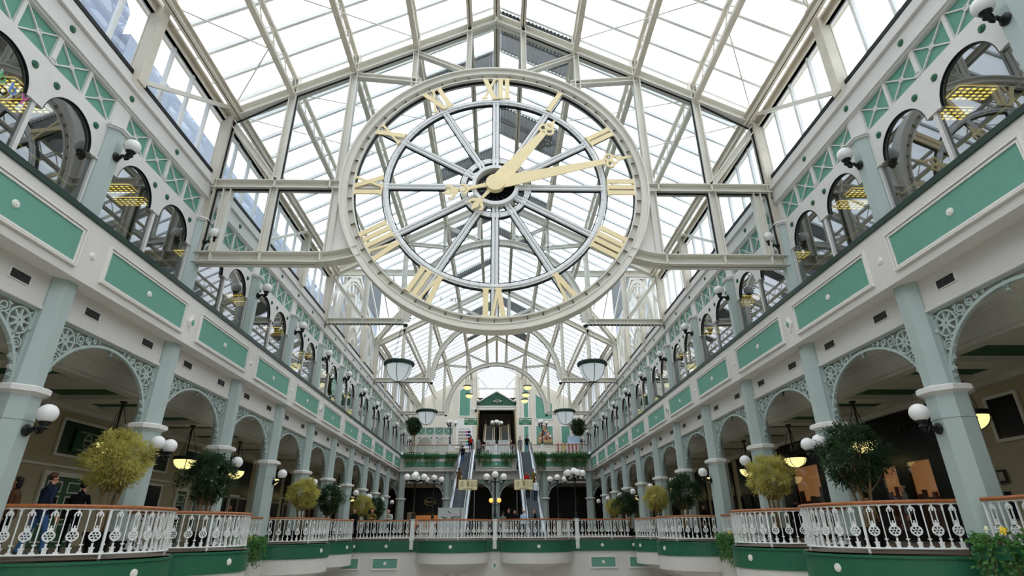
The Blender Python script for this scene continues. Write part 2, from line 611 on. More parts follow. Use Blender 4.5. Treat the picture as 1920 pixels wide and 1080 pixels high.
for i in range(4):
    a = -2.24+pw*i; b = a+pw
    for p, q in (((a, 11.1), (b, 12.0)), ((a, 12.0), (b, 11.1))): g.ribbon([p, q], .035, face, -.02, .02)
    g.ribbon(arcpts(((a+b)/2, 11.55), .065, 0, 2*PI, 10)[:-1], .025, face, -.02, .03, True)
for i in range(5):
    a = -2.24+pw*i
    g.box(-.02, .05, a-(.05 if i % 2 else .07), a+(.05 if i % 2 else .07), 11.1, 12.0)
g.box(-.02, .04, -2.24, 2.24, 11.07, 11.13); g.box(-.02, .04, -2.24, 2.24, 11.95, 12.03)
g.ribbon(arcpts((0, 11.2), .1, 0, 2*PI, 12, .06)[:-1], .025, face, .05, .07, True)
g.build('lattice', 'frame_white', bay)
g = MB()
g.add([(-.02, -2.2, 8.02), (-.02, 2.2, 8.02), (-.02, 2.2, 10.75), (-.02, -2.2, 10.75)], [(0,1,2,3)])
g.build('glass_pane', 'window_glass', bay)
for c in cA:
    for dy in (-.73, .73): put(ros_green, 'rosette', bay, (.05, c+dy, 10.72))
nwin = 1
first = True
for k in range(-5, 12):
    for s, nm in SIDES:
        ym = Y0+BAY*k+2.5
        if first:
            bay.location = (s*XC, ym, 0); bay.rotation_euler = (0, 0, rz_of(s)); first = False
        else:
            nwin += 1
            b = dup(bay, None, (s*XC, ym, 0), rz_of(s)); b.name = 'window_%d' % nwin
# pilasters between the bays
pil = None
ppl = MB(); ppl.poly([(-.3, -.02), (-.3, .1), (-.14, .3), (.14, .3), (.3, .1), (.3, -.02)], lambda u, v, d: (v, u, d), 8.0, 10.98)
ppc = MB()
for e, z0, z1 in ((.05, 10.98, 11.03), (.09, 11.03, 11.1)):
    ppc.poly([(-.3-e, -.02), (-.3-e, .1+e), (-.14-e*.6, .3+e), (.14+e*.6, .3+e), (.3+e, .1+e), (.3+e, -.02)], lambda u, v, d: (v, u, d), z0, z1)
ppc.box(-.1, .06, -.28, .28, 11.1, 12.03)
ppb = MB(); ppb.poly([(-.34, -.02), (-.34, .13), (-.16, .34), (.16, .34), (.34, .13), (.34, -.02)], lambda u, v, d: (v, u, d), 8.0, 8.18)
pm = [ppl.mesh('shaft', 'column_green'), ppc.mesh('cap', 'frame_white'), ppb.mesh('plinth', 'column_green')]
for s, nm in SIDES:
    for i, y in enumerate(colY+[Y0+BAY*11]):
        t = thing('pilaster', 'pale green half-octagon pilaster between arched windows, %s along the upper %s wall' % (ORD[i], nm), 'pilaster', (s*XC, y, 0), rz_of(s), 'pilasters of the upper walls')
        put(pm[0], 'shaft', t); put(pm[1], 'cap', t); put(pm[2], 'plinth', t)

# ================================================================== CLERESTORY
g1 = MB(); g1.box(-.1, .02, -.055, .055, 13.3, 15.72)
mull_me = g1.mesh('mullion', 'bar_white')
g1 = MB(); g1.add([(-.06, -2.4, 13.3), (-.06, 2.4, 13.3), (-.06, 2.4, 15.72), (-.06, -2.4, 15.72)], [(0,1,2,3)])
cpane_me = g1.mesh('glass_pane', 'roof_glass')
g1 = MB()
for a in (-2.4, -1.25, 0, 1.25):
    for z in (13.36, 15.66): g1.box(-.09, -.02, a+.06, a+1.15, z-.04, z+.04)
cfr_me = g1.mesh('sash', 'bar_white')
for k in range(-5, 13):
    for s, nm in SIDES:
        ym = Y0+BAY*k+2.5
        if 32.9 < ym < 47.9: continue
        nwin += 1
        w = struct('window_%d' % nwin, (s*XC, ym, 0), rz_of(s))
        for a in (-1.25, 0, 1.25): put(mull_me, 'mullion', w, (0, a, 0))
        put(cpane_me, 'glass_pane', w); put(cfr_me, 'sash', w)
# eaves posts
pier = MB(); pier.bar((.12, 0, 12.7), (.12, 0, 16.7), .34, .3, (1,0,0)); pier.bar((.3, 0, 12.9), (.3, 0, 16.5), .36, .04, (1,0,0)); pier.bar((-.06, 0, 12.9), (-.06, 0, 16.5), .36, .04, (1,0,0))
pier_me = pier.mesh('post', 'steel_aged')
pg = MB(); pg.sphere((.2, 0, 16.75), .14, 10, 6); pg.box(.0, .4, -.2, .2, 16.5, 16.7)
pgm = pg.mesh('node', 'steel_aged')
for s, nm in SIDES:
    for i, y in enumerate(colY+[Y0+BAY*11, Y0+BAY*12]):
        t = thing('eaves_post', 'cream steel post standing between clerestory windows, %s along the %s eaves' % (ORD[i], nm), 'post', (s*XC, y, 0), rz_of(s), 'steel posts of the clerestory')
        put(pier_me, 'post', t); put(pgm, 'node', t)
    for y, lab in ((Y0, 'before the clock frame'), (Y0+BAY*2, 'just behind the clock frame'), (Y0+BAY*7, 'before the last gable')):
        g = MB(); g.bar((s*10.8, y+.2, 13.15), (s*10.75, y+4.85, 16.3), .14, .14)
        tag(g.build('eaves_brace', 'steel'), 'diagonal steel brace crossing the %s clerestory windows %s' % (nm, lab), 'brace', 'diagonal eaves braces')

# ================================================================== ROOF
XB, ZB = 5.1, 0
def tz(y): return roofz(5.1) - (roofz(5.1)-16.75)*abs(y-40.4)/7.5
YR0, YR1 = -14.0, 112.0
g = MB()
zr, ze = roofz(0), roofz(11.3)
for s in (-1, 1):
    pts = [(s*11.3, YR0, ze), (0, YR0, zr), (0, YR1, zr), (s*11.3, YR1, ze), (s*11.3, 47.9, ze), (s*5.1, 40.4, roofz(5.1)), (s*11.3, 32.9, ze)]
    g.add([pts[0], pts[1], pts[5], pts[6]], [(0,1,2,3)])
    g.add([pts[1], pts[2], pts[5]], [(0,1,2)])
    g.add([pts[5], pts[2], pts[3], pts[4]], [(0,1,2,3)])
    # side gables
    e = s*13.6
    g.add([(s*11.3, 32.9, ze), (e, 32.9, ze), (e, 40.4, roofz(5.1)), (s*5.1, 40.4, roofz(5.1))], [(0,1,2,3)])
    g.add([(s*11.3, 47.9, ze), (e, 47.9, ze), (e, 40.4, roofz(5.1)), (s*5.1, 40.4, roofz(5.1))], [(0,1,2,3)])
rg = g.build('roof_glass', 'roof_glass', cl)
def inv(y):  # how far out the main slope runs at y (it is cut by the side gables)
    if 32.9 < y < 47.9: return 5.1+6.2*abs(y-40.4)/7.5
    return 11.3
y = Y0-26.25
bars = []
while y < 111:
    xe = inv(y)
    g = MB()
    for s in (-1, 1):
        p, q = Vector((s*xe, y, roofz(xe)-.05)), Vector((0, y, zr-.05))
        g.bar(p, q, .11, .16)
        g.bar(p+Vector((0, .1, .12)), q+Vector((0, .1, .12)), .03, .03)
    g.build('glazing_bar', 'bar_white', cl)
    y += 1.25
for s in (-1, 1):     # bars of the side gable slopes and valley beams
    for i in range(0, 9):
        x = 13.5-i*1.0
        g = MB()
        for t in (-1, 1):
            far = 7.5 if x > 11.3 else 7.5*(x-5.1)/6.2
            g.bar((s*x, 40.4, roofz(5.1)-.05), (s*x, 40.4+t*far, roofz(5.1)-.05-(roofz(5.1)-ze)*far/7.5), .1, .14)
        g.build('glazing_bar', 'bar_white', cl)
    g = MB()
    for yy in (32.9, 47.9): g.ibeam((s*11.1, yy, 16.1), (s*5.0, 40.4, roofz(5.1)-.35), .45, .3)
    g.build('valley_beam', 'steel', cl)
# dark corrugated panels under the ridge
g = MB()
def corr(s, y0, y1, x0, x1):
    n = 9
    for i in range(n):
        ya = y0+(y1-y0)*i/n
        xm = min(x1, inv(ya))
    m = max(2, int((x1-x0)/.16))
    for i in range(m):
        xa, xb = x0+(x1-x0)*i/m, x0+(x1-x0)*(i+1)/m
        xm = (xa+xb)/2
        g.add([(s*xa, y0, roofz(xa)-.1), (s*xa, y1, roofz(xa)-.1), (s*xm, y1, roofz(xm)-.2), (s*xm, y0, roofz(xm)-.2)], [(0,1,2,3)])
        g.add([(s*xm, y0, roofz(xm)-.2), (s*xm, y1, roofz(xm)-.2), (s*xb, y1, roofz(xb)-.1), (s*xb, y0, roofz(xb)-.1)], [(0,1,2,3)])
for s, a, b in ((-1, 20.4, 21.65), (1, 18.0, 20.3), (-1, 27.9, 29.15), (1, 24.2, 26.6), (1, 31.6, 32.8), (-1, 35.4, 36.6), (1, 37.9, 39.1), (-1, 43, 44.2), (-1, 52.9, 55.3), (1, 51.6, 54), (-1, 60.4, 61.6), (1, 59.1, 61.6)):
    corr(s, a, b, .15, 3.5)
g.build('vent_cover', 'corrugated', cl)
# lattice purlins
PUR = [(x, s) for x in (10.45, 8.45, 6.05, 3.5, 1.2) for s in (-1, 1)]+[(0, 1)]
for x, s in PUR:
    side = 'left' if s < 0 else 'right'
    segs = [(-13, 32.9), (47.9, 75)] if x > 6.5 else [(-13, 75)]
    if x == 6.05: segs = [(-13, 39.2), (41.6, 75)]
    X = s*x
    nmx = {10.45: 'lowest', 8.45: 'second lowest', 6.05: 'third', 3.5: 'fourth', 1.2: 'highest', 0: 'ridge'}[x]
    if x in (10.45, 1.2, 0):
        g = MB()
        for a, b in segs:
            g.ibeam((X, a, roofz(x)-(1.0 if x == 10.45 else .7)), (X, b, roofz(x)-(1.0 if x == 10.45 else .7)), .34 if x else .6, .24 if x else .3)
        lab = 'deep cream steel beam running under the glass ridge' if x == 0 else 'plain cream steel purlin, %s on the %s roof slope' % (nmx, side)
        tag(g.build('purlin', 'steel_aged'), lab, 'roof beam', 'long roof beams')
    else:
        t = thing('lattice_purlin', 'lattice steel purlin with zigzag rods, %s on the %s roof slope' % (nmx, side), 'roof beam', (0,0,0), 0, 'long roof beams')
        zt, zb = roofz(x)-.2, roofz(x)-1.05
        for a, b in segs:
            gt, gb, gl = MB(), MB(), MB()
            gt.bar((X, a, zt), (X, b, zt), .17, .14)
            gb.bar((X, a, zb), (X, b, zb), .22, .17)
            yy = a; up = False
            while yy < b-.7:
                gl.tube([(X, yy, zb if not up else zt), (X, yy+.625, zt if not up else zb)], .032, 5)
                yy += .625; up = not up
            gt.build('top_chord', 'steel_aged', t); gb.build('bottom_chord', 'steel_aged', t); gl.build('lattice_rods', 'steel', t)
# bracing rods under the slopes
rods = [((-8.45, 12.9), (-3.5, 17.6)), ((8.45, 12.9), (3.5, 17.6)), ((-10.7, 12.9), (-6.05, 7.9)), ((10.7, 12.9), (6.05, 7.9)), ((-10.7, 17.7), (-8.45, 15.4)), ((10.7, 17.7), (8.45, 14.2)),
        ((-10.7, 12.9), (-8.45, 16)), ((10.7, 12.9), (8.45, 11)), ((-8.45, 18.2), (-3.5, 22.9)), ((8.45, 18.2), (3.5, 22.9)), ((-10.7, 18.2), (-6.05, 24)), ((10.7, 18.2), (6.05, 24))]
for i, ((xa, ya), (xb, yb)) in enumerate(rods):
    g = MB(); g.tube([(xa, ya, roofz(xa)-.62), (xb, yb, roofz(xb)-.62)], .028, 5)
    sd = 'left' if xa < 0 else 'right'
    tag(g.build('bracing_rod', 'steel'), 'thin steel bracing rod, %s of those under the %s glass slope' % (ORD[i//2], sd), 'rod', 'thin roof bracing rods')

# ================================================================== GABLE FRAMES
ZC, RC = 12.65, 5.95
YFR = [17.9, 32.9, 47.9, 62.9]
names = ['carrying the giant clock', 'first behind the clock', 'second behind the clock', 'farthest, in front of the end wall']
UPY = (0, 1, 0)   # flange across the frame plane
def fbeam(g, p, q, y, depth=.34, fl=.34):
    P, Q = Vector((p[0], y, p[1])), Vector((q[0], y, q[1]))
    d = (Q-P).normalized()
    n = Vector((-d.z, 0, d.x))
    return g.ibeam(P, Q, depth, fl, .04, n)
def onring(th, r=RC): return (r*math.cos(th), ZC+r*math.sin(th))
def clip(p, q):   # shorten q end to the ring
    (x0, z0), (x1, z1) = p, q
    lo, hi = 0., 1.
    for _ in range(40):
        m = (lo+hi)/2
        x, z = x0+(x1-x0)*m, z0+(z1-z0)*m
        if math.hypot(x, z-ZC) > RC: lo = m
        else: hi = m
    return (x0+(x1-x0)*lo, z0+(z1-z0)*lo)
for fi, y in enumerate(YFR):
    t = thing('gable_frame', 'cream steel gable frame spanning the nave, %s' % names[fi], 'roof frame', (0,0,0), 0, 'gable frames across the nave')
    g = MB()
    for s in (-1, 1): fbeam(g, (s*10.95, chordz(10.95)), (0, chordz(0)), y, .42, .42)
    g.box(-.06, .06, y-.22, y+.22, chordz(0)-.2, chordz(0)+.25)
    g.build('top_chord', 'steel', t)
    def member(nm, p, q, depth, fl, stiff=(), m='steel'):
        g = MB(); fbeam(g, p, q, y, depth, fl)
        for x in stiff: g.box(x-.025, x+.025, y-fl/2, y+fl/2, p[1]-depth/2, p[1]+depth/2)
        return g.build(nm, m, t)
    for s in (-1, 1):
        if fi == 0:      # infill plates between chord and glazing
            for x0, x1 in ((.1, 1.1), (6.1, 8.4)):
                g = MB(); g.add([(s*x0, y+.05, chordz(x0)+.2), (s*x1, y+.05, chordz(x1)+.2), (s*x1, y+.05, roofz(x1)-.45), (s*x0, y+.05, roofz(x0)-.45)], [(0,1,2,3)])
                g.build('infill_plate', 'moulding', t)
        member('upright', (s*10.85, 12.4 if fi else 9.4), (s*10.85, chordz(10.85)), .4, .36, m='steel_aged')
        for x in (8.45, 6.05, 3.5, 1.2):
            zb = ZC+.16 if x > RC else ZC+math.sqrt(RC*RC-x*x)
            member('upright', (s*x, chordz(x)+.9), (s*x, zb), .24 if x < 6 else .3, .3)
        if fi == 0:
            for x in (10.2, 8.45, 6.1): member('upright', (s*x, ZC-.16), (s*x, 9.7), .3, .3)
        member('diagonal', (s*10.7, chordz(10.7)-.35), (s*8.55, ZC+.25), .24, .26)
        member('diagonal', (s*6.05, chordz(6.05)-.25), clip((s*6.05, chordz(6.05)-.3), (s*3.2, 18.0)), .24, .26)
        member('diagonal', (s*3.5, chordz(3.5)-.25), clip((s*3.5, chordz(3.5)-.25), (s*.6, 18.3)), .2, .24)
        member('cross_beam', (s*10.95, ZC), (s*(RC-.05), ZC), .36, .42, (s*10.85, s*8.45, s*6.35))
    if fi == 0:
        for s in (-1, 1):
            g = MB()
            fbeam(g, (s*10.85, 9.5), (s*6.5, 9.5), y, .42, .5)
            for x in (10.2, 8.45, 6.3): g.box(s*x-.025, s*x+.025, y-.25, y+.25, 9.3, 9.7)
            # curved end sweeping up to the ring
            pts = []
            for i in range(9):
                a = i/8
                pts.append((s*(6.5-1.55*a), 9.5-.0*a+.32*a*a))
            for i in range(8): fbeam(g, pts[i], pts[i+1], y, .42, .5)
            g.build('bottom_beam', 'steel', t)
        for s in (-1, 1):   # solid web plates beside the ring
            g = MB()
            n = 16
            th0, th1 = math.asin(-(ZC-9.75)/RC), math.asin(.02)
            for i in range(n):
                a, b = th0+(th1-th0)*i/n, th0+(th1-th0)*(i+1)/n
                (xa, za), (xb, zb) = onring(a, RC-.02), onring(b, RC-.02)
                g.add([(s*xa, y-.03, za), (s*6.2, y-.03, za), (s*6.2, y-.03, zb), (s*xb, y-.03, zb)], [(0,1,2,3)])
            g.build('web_plate', 'moulding', t)
    else:
        g = MB()
        g.ring((0, 0, ZC), RC-.04, RC, y-.2, y+.2, 56, 0, PI)
        g.ring((0, 0, ZC), RC-.42, RC-.38, y-.2, y+.2, 56, 0, PI)
        g.ring((0, 0, ZC), RC-.4, RC-.02, y-.03, y+.03, 56, 0, PI)
        g.build('arch', 'steel', t)
        g = MB()
        for i in range(1, 90):
            th = PI*i/90
            x, z = onring(th, RC-.5)
            g.sphere((x, y-.12, z), .05, 6, 4)
        for s in (-1, 1):
            for i in range(22):
                g.sphere((s*(6.1+i*.22), y-.12, ZC-.24), .05, 6, 4)
        g.build('festoon_bulbs', 'black_iron', t)
        for s in (-1, 1):
            g = MB(); g.lathe([(.0, -.14), (.1, -.1), (.16, 0), (.16, .06)], 10, (s*5.75, y, ZC-.25))
            g.build('arch_foot', 'dark_green', t)

# glass of the clock frame
g = MB()
y = 17.96
pts = [(-10.7, 9.6), (-10.7, chordz(10.7)-.2), (0, chordz(0)-.2), (10.7, chordz(10.7)-.2), (10.7, 9.6)]
th0 = math.asin(-(ZC-9.6)/RC)
pts += arcpts((0, ZC), RC-.1, th0, -PI-th0, 24)
g.add([(x, y, z) for x, z in pts], [tuple(range(len(pts)))])
g2 = g.build('window_clock_screen', 'clock_glass')
g2['kind'] = 'structure'
g2.name = 'window_%d' % (nwin+1)
nwin += 1
# dark gaskets round the panes of the clock frame
g = MB()
def gk(p, q): g.bar((p[0], y-.1, p[1]), (q[0], y-.1, q[1]), .05, .05)
for s in (-1, 1):
    for x0, x1 in ((10.62, 8.62), (8.28, 6.25)):
        gk((s*x0, ZC-.22), (s*x1, ZC-.22)); gk((s*x0, 9.75), (s*x1, 9.75)); gk((s*x1, 9.75), (s*x1, ZC-.22)); gk((s*x0, 9.75), (s*x0, ZC-.22))
    for x0, x1 in ((8.28, 6.25), (6.05-.17, 3.65), (3.35, 1.35)):
        gk((s*x0, chordz(x0)-.26), (s*x1, chordz(x1)-.26))
    gk((s*8.28, chordz(8.28)-.26), (s*8.28, ZC+.2)); gk((s*10.6, chordz(10.6)-.5), (s*8.62, chordz(8.62)-.26))
    gk((s*10.62, ZC+.2), (s*10.62, chordz(10.6)-.4)); gk((s*8.62, ZC+.5), (s*8.62, chordz(8.62)-.26))
gs = g.build('trim_1', 'gasket')
gs['kind'] = 'structure'

# ================================================================== THE CLOCK
CY = 17.9
ck = thing('clock', 'giant skeleton clock with gold Roman numerals set in the steel gable', 'clock', (0, CY, ZC))
g = MB()
o = (0, 0, 0)
g.ring(o, RC-.06, RC, -.32, .28, 120)
g.ring(o, 5.42, 5.47, -.2, .2, 120)
g.ring(o, 5.44, RC-.03, -.03, .03, 120)
g.ring(o, 5.66, 5.7, -.24, .0, 120)
g.ring(o, 5.68, RC-.03, -.2, -.14, 120)
gA = g
g = MB()
for i in range(60):
    th = 2*PI*i/60
    c, s_ = math.cos(th), math.sin(th)
    g.bar((5.47*c, -.07, 5.47*s_), (5.66*c, -.07, 5.66*s_), .08, .02, (-s_, 0, c))
gB = g
g = MB()
for i in range(60):
    th = 2*PI*(i+.0)/60
    c, s_ = math.cos(th), math.sin(th)
    g.bar((5.49*c, -.12, 5.49*s_), (5.65*c, -.12, 5.65*s_), .02, .03, (-s_, 0, c))
build_multi('outer_ring', [(gA, 'steel'), (gB, 'steel_aged'), (g, 'text_dark')], ck)
g = MB(); g.ring(o, 4.12, 4.34, -.09, .09, 96); g.ring(o, 4.2, 4.26, -.14, -.09, 96)
gA = g
g = MB()
for i in range(72):
    th = 2*PI*(i+.5)/72
    for r in (4.16, 4.3): g.sphere((r*math.cos(th), -.095, r*math.sin(th)), .013, 6, 4)
for i in range(24):
    th = 2*PI*(i+.5)/24
    for r in (1.22, 1.31): g.sphere((r*math.cos(th), -.1, r*math.sin(th)), .02, 6, 4)
build_multi('numeral_ring', [(gA, 'bar_white'), (g, 'text_dark')], ck)
g = MB()
for i in range(12):
    th = 2*PI*i/12
    c, s_ = math.cos(th), math.sin(th)
    n = (-s_, 0, c)
    g.bar((1.3*c, 0, 1.3*s_), (5.44*c, 0, 5.44*s_), .06, .2, n)
    for k in (-1, 1):
        off = Vector((-s_*k*.07, -.06, c*k*.07))
        g.tube([Vector((.86*c, 0, .86*s_))+off, Vector((5.43*c, 0, 5.43*s_))+off], .058, 8)
g.build('spokes', 'bar_white', ck)
g = MB()
for r in (4.09, 4.37, 5.4, 1.39, 1.12): g.ring(o, r-.015, r+.015, -.06, .06, 96)
for i in range(12):
    th = 2*PI*i/12
    c, s_ = math.cos(th), math.sin(th)
    for k in (-1, 1):
        off = Vector((-s_*k*.145, 0, c*k*.145))
        for a, b in ((1.4, 4.08), (4.38, 5.4), (.9, 1.12)):
            g.bar(Vector((a*c, 0, a*s_))+off, Vector((b*c, 0, b*s_))+off, .08, .03, (-s_, 0, c))
g.build('gaskets', 'gasket', ck)
g = MB(); g.ring(o, 1.16, 1.36, -.09, .09, 64)
g.ring(o, .76, .9, -.28, .14, 48)
g.build('hub_ring', 'bar_white', ck, True)
g = MB(); g.ring(o, 0, .77, .1, .14, 40)
for i in range(10):
    th = PI+PI*i/9
    g.bar((.2*math.cos(th), -.02, .2*math.sin(th)), (.72*math.cos(th), .05, .72*math.sin(th)), .03, .05, (-math.sin(th), 0, math.cos(th)))
g.build('hub_motor', 'gasket', ck)
# numerals, tops outward
def numeral(txt):
    H, w = 1.1, .185
    adv = {'I': .27, 'V': .62, 'X': .66}
    tot = sum(adv[c] for c in txt)
    x = -tot/2
    polys = []
    def bar2(x0, z0, x1, z1, ww): polys.append((x0, z0, x1, z1, ww))
    for c in txt:
        a = adv[c]
        if c == 'I':
            bar2(x+a/2, 0, x+a/2, H, w)
        elif c == 'V':
            bar2(x+.13, H, x+a/2, 0, w); bar2(x+a-.1, H, x+a/2+.02, 0, w*.5)
        else:
            bar2(x+.12, H, x+a-.12, 0, w); bar2(x+.1, 0, x+a-.1, H, w*.5)
        for z in (.03, H-.03):
            if c == 'V' and z < .5: bar2(x+a/2-.12, z, x+a/2+.12, z, .06)
            else:
                bar2(x+.0, z, x+a, z, .06) if c == 'I' else (bar2(x-.0, z, x+.26, z, .06), bar2(x+a-.22, z, x+a, z, .06))
        x += a
    return polys
NUM = ['XII', 'I', 'II', 'III', 'IIII', 'V', 'VI', 'VII', 'VIII', 'IX', 'X', 'XI']
for i, tx in enumerate(NUM):
    th = PI/2-2*PI*i/12
    rad = Vector((math.cos(th), 0, math.sin(th)))
    tan = Vector((math.sin(th), 0, -math.cos(th)))
    g = MB()
    for j, (x0, z0, x1, z1, ww) in enumerate(numeral(tx)):
        yy = -.16-.001*j
        P = rad*(4.33+z0)+tan*x0+Vector((0, yy, 0)); Q = rad*(4.33+z1)+tan*x1+Vector((0, yy, 0))
        d = (Q-P).normalized()
        n = Vector((-d.z, 0, d.x))
        g.bar(P, Q, .06, ww, n)
    g.build('numeral', 'gold', ck)
# hands, about a third of a metre in front of the dial
def hand(nm, ang, L, tail, w0, w1, yy, boss):
    d = Vector((math.sin(ang), 0, math.cos(ang)))
    n = Vector((math.cos(ang), 0, -math.sin(ang)))
    g = MB()
    fn = lambda u, v, t: tuple(d*u+n*v+Vector((0, yy+t, 0)))
    Lh = L*.8
    g.poly([(.0, -w0), (.5, -w0*1.02), (Lh, -w1), (Lh, w1), (.5, w0*1.02), (0, w0)], fn, -.02, .02)
    # pierced leaf and point
    for (du, dv) in ((Lh+.18, -.15), (Lh+.18, .15), (Lh+.38, 0)):
        g.ribbon(arcpts((du, dv), .15, 0, 2*PI, 16)[:-1], .09, fn, -.03, .03, True)
    g.poly([(Lh+.5, -.1), (L*1.0, -.012), (L*1.0, .012), (Lh+.5, .1)], fn, -.02, .02)
    g.poly([(L*.91, -.1), (L*.93, 0), (L*.91, .1), (L*.9, 0)], fn, -.025, .025)
    # fleur-de-lis tail
    g.poly([(-.1, -.1), (-.1, .1), (-tail*.62, .05), (-tail*.62, -.05)], fn, -.02, .02)
    for off, sc in ((-tail*.62, .75), (-tail*.9, 1.)) if tail > 1.5 else ((-tail*.82, 1.),):
        for k in (-1, 1):
            c = [(off+.18*sc, 0), (off+.05*sc, k*.1*sc), (off-.02*sc, k*.22*sc), (off-.14*sc, k*.3*sc), (off-.24*sc, k*.25*sc)]
            for j in range(len(c)-1):
                g.ribbon([c[j], c[j+1]], (.15-.025*j)*sc, fn, -.02, .022)
        g.poly([(off+.1, -.05*sc), (off-.15*sc, -.13*sc), (off-.42*sc, 0), (off-.15*sc, .13*sc), (off+.1, .05*sc)], fn, -.02, .02)
    return g.build(nm, 'gold', ck)
hand('minute_hand', math.radians(76.2), 5.55, 1.85, .27, .12, -.36, 0)
hand('hour_hand', math.radians(37.8), 3.95, 1.3, .3, .13, -.3, 0)
g = MB()
g.ring(o, 0, .36, -.44, -.2, 40)
g.build('hub_cap', 'gold', ck, True)
g = MB(); g.ring(o, 0, .1, -.2, .2, 16)
g.build('arbor', 'gasket', ck)
for i, chh in enumerate('S  KES'):
    if chh == ' ': continue
    a = math.radians(248+i*1.5)
    r = 5.05-.03*i
    text(chh, .22, 'text_dark', (r*math.cos(a), -.02, r*math.sin(a)), (PI/2, 0, 0), 'maker_lettering', ck, .005)

# ================================================================== SIDE GABLES WITH FAN WINDOWS
for s, nm in SIDES:
    nwin += 1
    w = struct('window_%d' % nwin, (s*11.15, 40.4, 0), rz_of(s))
    RF, HF = 4.6, 5.6
    hub = 13.1
    def E(th, r): return (RF*r*math.cos(th), hub+HF*r*math.sin(th))
    g = MB()
    for r, wd in ((1.0, .34), (.93, .1), (.32, .16), (.16, .1)):
        g.ribbon([E(PI*i/28, r) for i in range(29)], wd, face, -.12, .12)
    g.build('fan_arch', 'steel', w)
    g = MB()
    for i in range(0, 12):
        th = PI*(i+.5)/12
        g.ribbon([E(th, .16), E(th, 1.0)], .13, face, -.06, .08)
    g.build('fan_bars', 'steel', w)
    g = MB()
    for u in (-7.3, -6.2, -5.2, 5.2, 6.2, 7.3): g.box(-.1, .1, u-.09, u+.09, 13, 16.1+.43*(7.5-abs(u)))
    for k in (-1, 1):
        g.ribbon([(k*7.5, 16.1), (0, 19.35)], .4, face, -.16, .16)
        g.ribbon([(k*7.3, 13.2), (k*4.5, 16.6)], .2, face, -.1, .1)
    for u in (-3.4, -1.7, 0, 1.7, 3.4): g.box(-.08, .08, u-.07, u+.07, hub+HF*math.sqrt(1-(u/RF)**2), 16.1+.43*(7.5-abs(u))-.1)
    g.build('gable_frame', 'steel', w)
    g = MB()
    g.add([(0, -7.5, 13.1), (0, 7.5, 13.1), (0, 7.5, 16.2), (0, 0, 19.4), (0, -7.5, 16.2)], [(0,1,2,3,4)])
    g.build('glass_pane', 'clear_glass', w)

# ================================================================== GALLERY COLUMNS
def oct_(r, z0, z1, g): return g.lathe([(r, z0), (r, z1)], 8, rot=PI/8)
g = MB(); oct_(.5, 0, .26, g)
col_base = g.mesh('plinth', 'black_gloss')
g = MB(); oct_(.46, .26, 3.4, g); oct_(.475, 2.83, 2.85, g)
col_low = g.mesh('lower_shaft', 'column_green')
g = MB(); g.lathe([(.46, 3.38), (.5, 3.41), (.6, 3.45), (.6, 3.56), (.52, 3.6), (.4, 3.62)], 8, rot=PI/8)
col_cap = g.mesh('ring_cap', 'frame_white')
g = MB(); oct_(.4, 3.6, 6.28, g)
col_up = g.mesh('upper_shaft', 'column_green')
def bracket(L, sgn):
    a, b, z0, zt = L, 1.72, 3.55, 5.4
    fn = lambda u, v, d: (d, sgn*(.37+u), z0+v)
    H = zt-z0
    g = MB()
    R = lambda pts, w=.04, cl=False, dd=.03: g.ribbon(pts, w, fn, -dd, dd, cl)
    R([(a-a*math.cos(PI/2*i/20), b*math.sin(PI/2*i/20)) for i in range(21)], .075, False, .045)
    R([(0, H), (a, H)], .07, False, .05)
    R([(.02, 0), (.02, H)], .06, False, .045)
    cx, cv, r = .36, H-.39, .31
    R(arcpts((cx, cv), r, 0, 2*PI, 20)[:-1], .045, True)
    for i in range(8):
        th = 2*PI*i/8
        c, s_ = math.cos(th), math.sin(th)
        R([(cx+.03*c, cv+.03*s_), (cx+.14*c, cv+.14*s_)], .075, False, .035); R([(cx+.14*c, cv+.14*s_), (cx+.27*c, cv+.27*s_)], .045, False, .035)
    for (u, v, q, a0) in ((.86, H-.22, .17, 2.), (1.16, H-.15, .11, 2.), (1.38, H-.1, .07, 2.), (1.58, H-.07, .045, 2.), (.22, H-.9, .17, -.5), (.15, H-1.2, .11, -.5), (.1, H-1.44, .07, -.5), (.08, H-1.62, .04, -.5)):
        R(spiral((u, v), q, a0, 1.6, 14), .032)
        R(spiral((u+.3*q, v-.5*q), q*.5, a0+2, 1.0, 8), .025)
    for p, q in (((.66, H-.36), (.76, H-.36)), ((.66, H-.12), (.75, H-.1)), ((.22, H-.7), (.2, H-.76)), ((.36, H-.7), (.36, H-.86)), ((.6, H-.6), (.66, H-.52)), ((.08, H-.1), (.2, H-.2))): R([p, q], .035)
    # drop finial at the crown and small hook boss on the shaft
    g.lathe([(.0, -.2), (.05, -.16), (.03, -.1), (.07, -.05), (.04, 0), (.04, .1)], 8, (.0, sgn*(.37+a), z0+b-.02))
    g.sphere((.05, sgn*.42, zt-.5), .05, 8, 6)
    return g.mesh('arch_bracket', 'column_green')
brk = {}
def column(x, y, rz, label, L=(2.13, 2.13), name='column', group='columns of the shopping galleries'):
    t = thing(name, label, 'column', (x, y, 0), rz, group)
    put(col_base, 'plinth', t); put(col_low, 'lower_shaft', t); put(col_cap, 'ring_cap', t); put(col_up, 'upper_shaft', t)
    for sg, l in ((1, L[0]), (-1, L[1])):
        if not l: continue
        if (sg, l) not in brk: brk[(sg, l)] = bracket(l, sg)
        put(brk[(sg, l)], 'arch_bracket', t)
    return t
for s, nm in SIDES:
    for i, y in enumerate(colY[:-1]):
        L = (2.13, 2.13)
        column(s*XC, y, rz_of(s), 'pale green octagonal column with filigree arch brackets, %s from the camera along the %s gallery' % (ORD[i], nm), L)
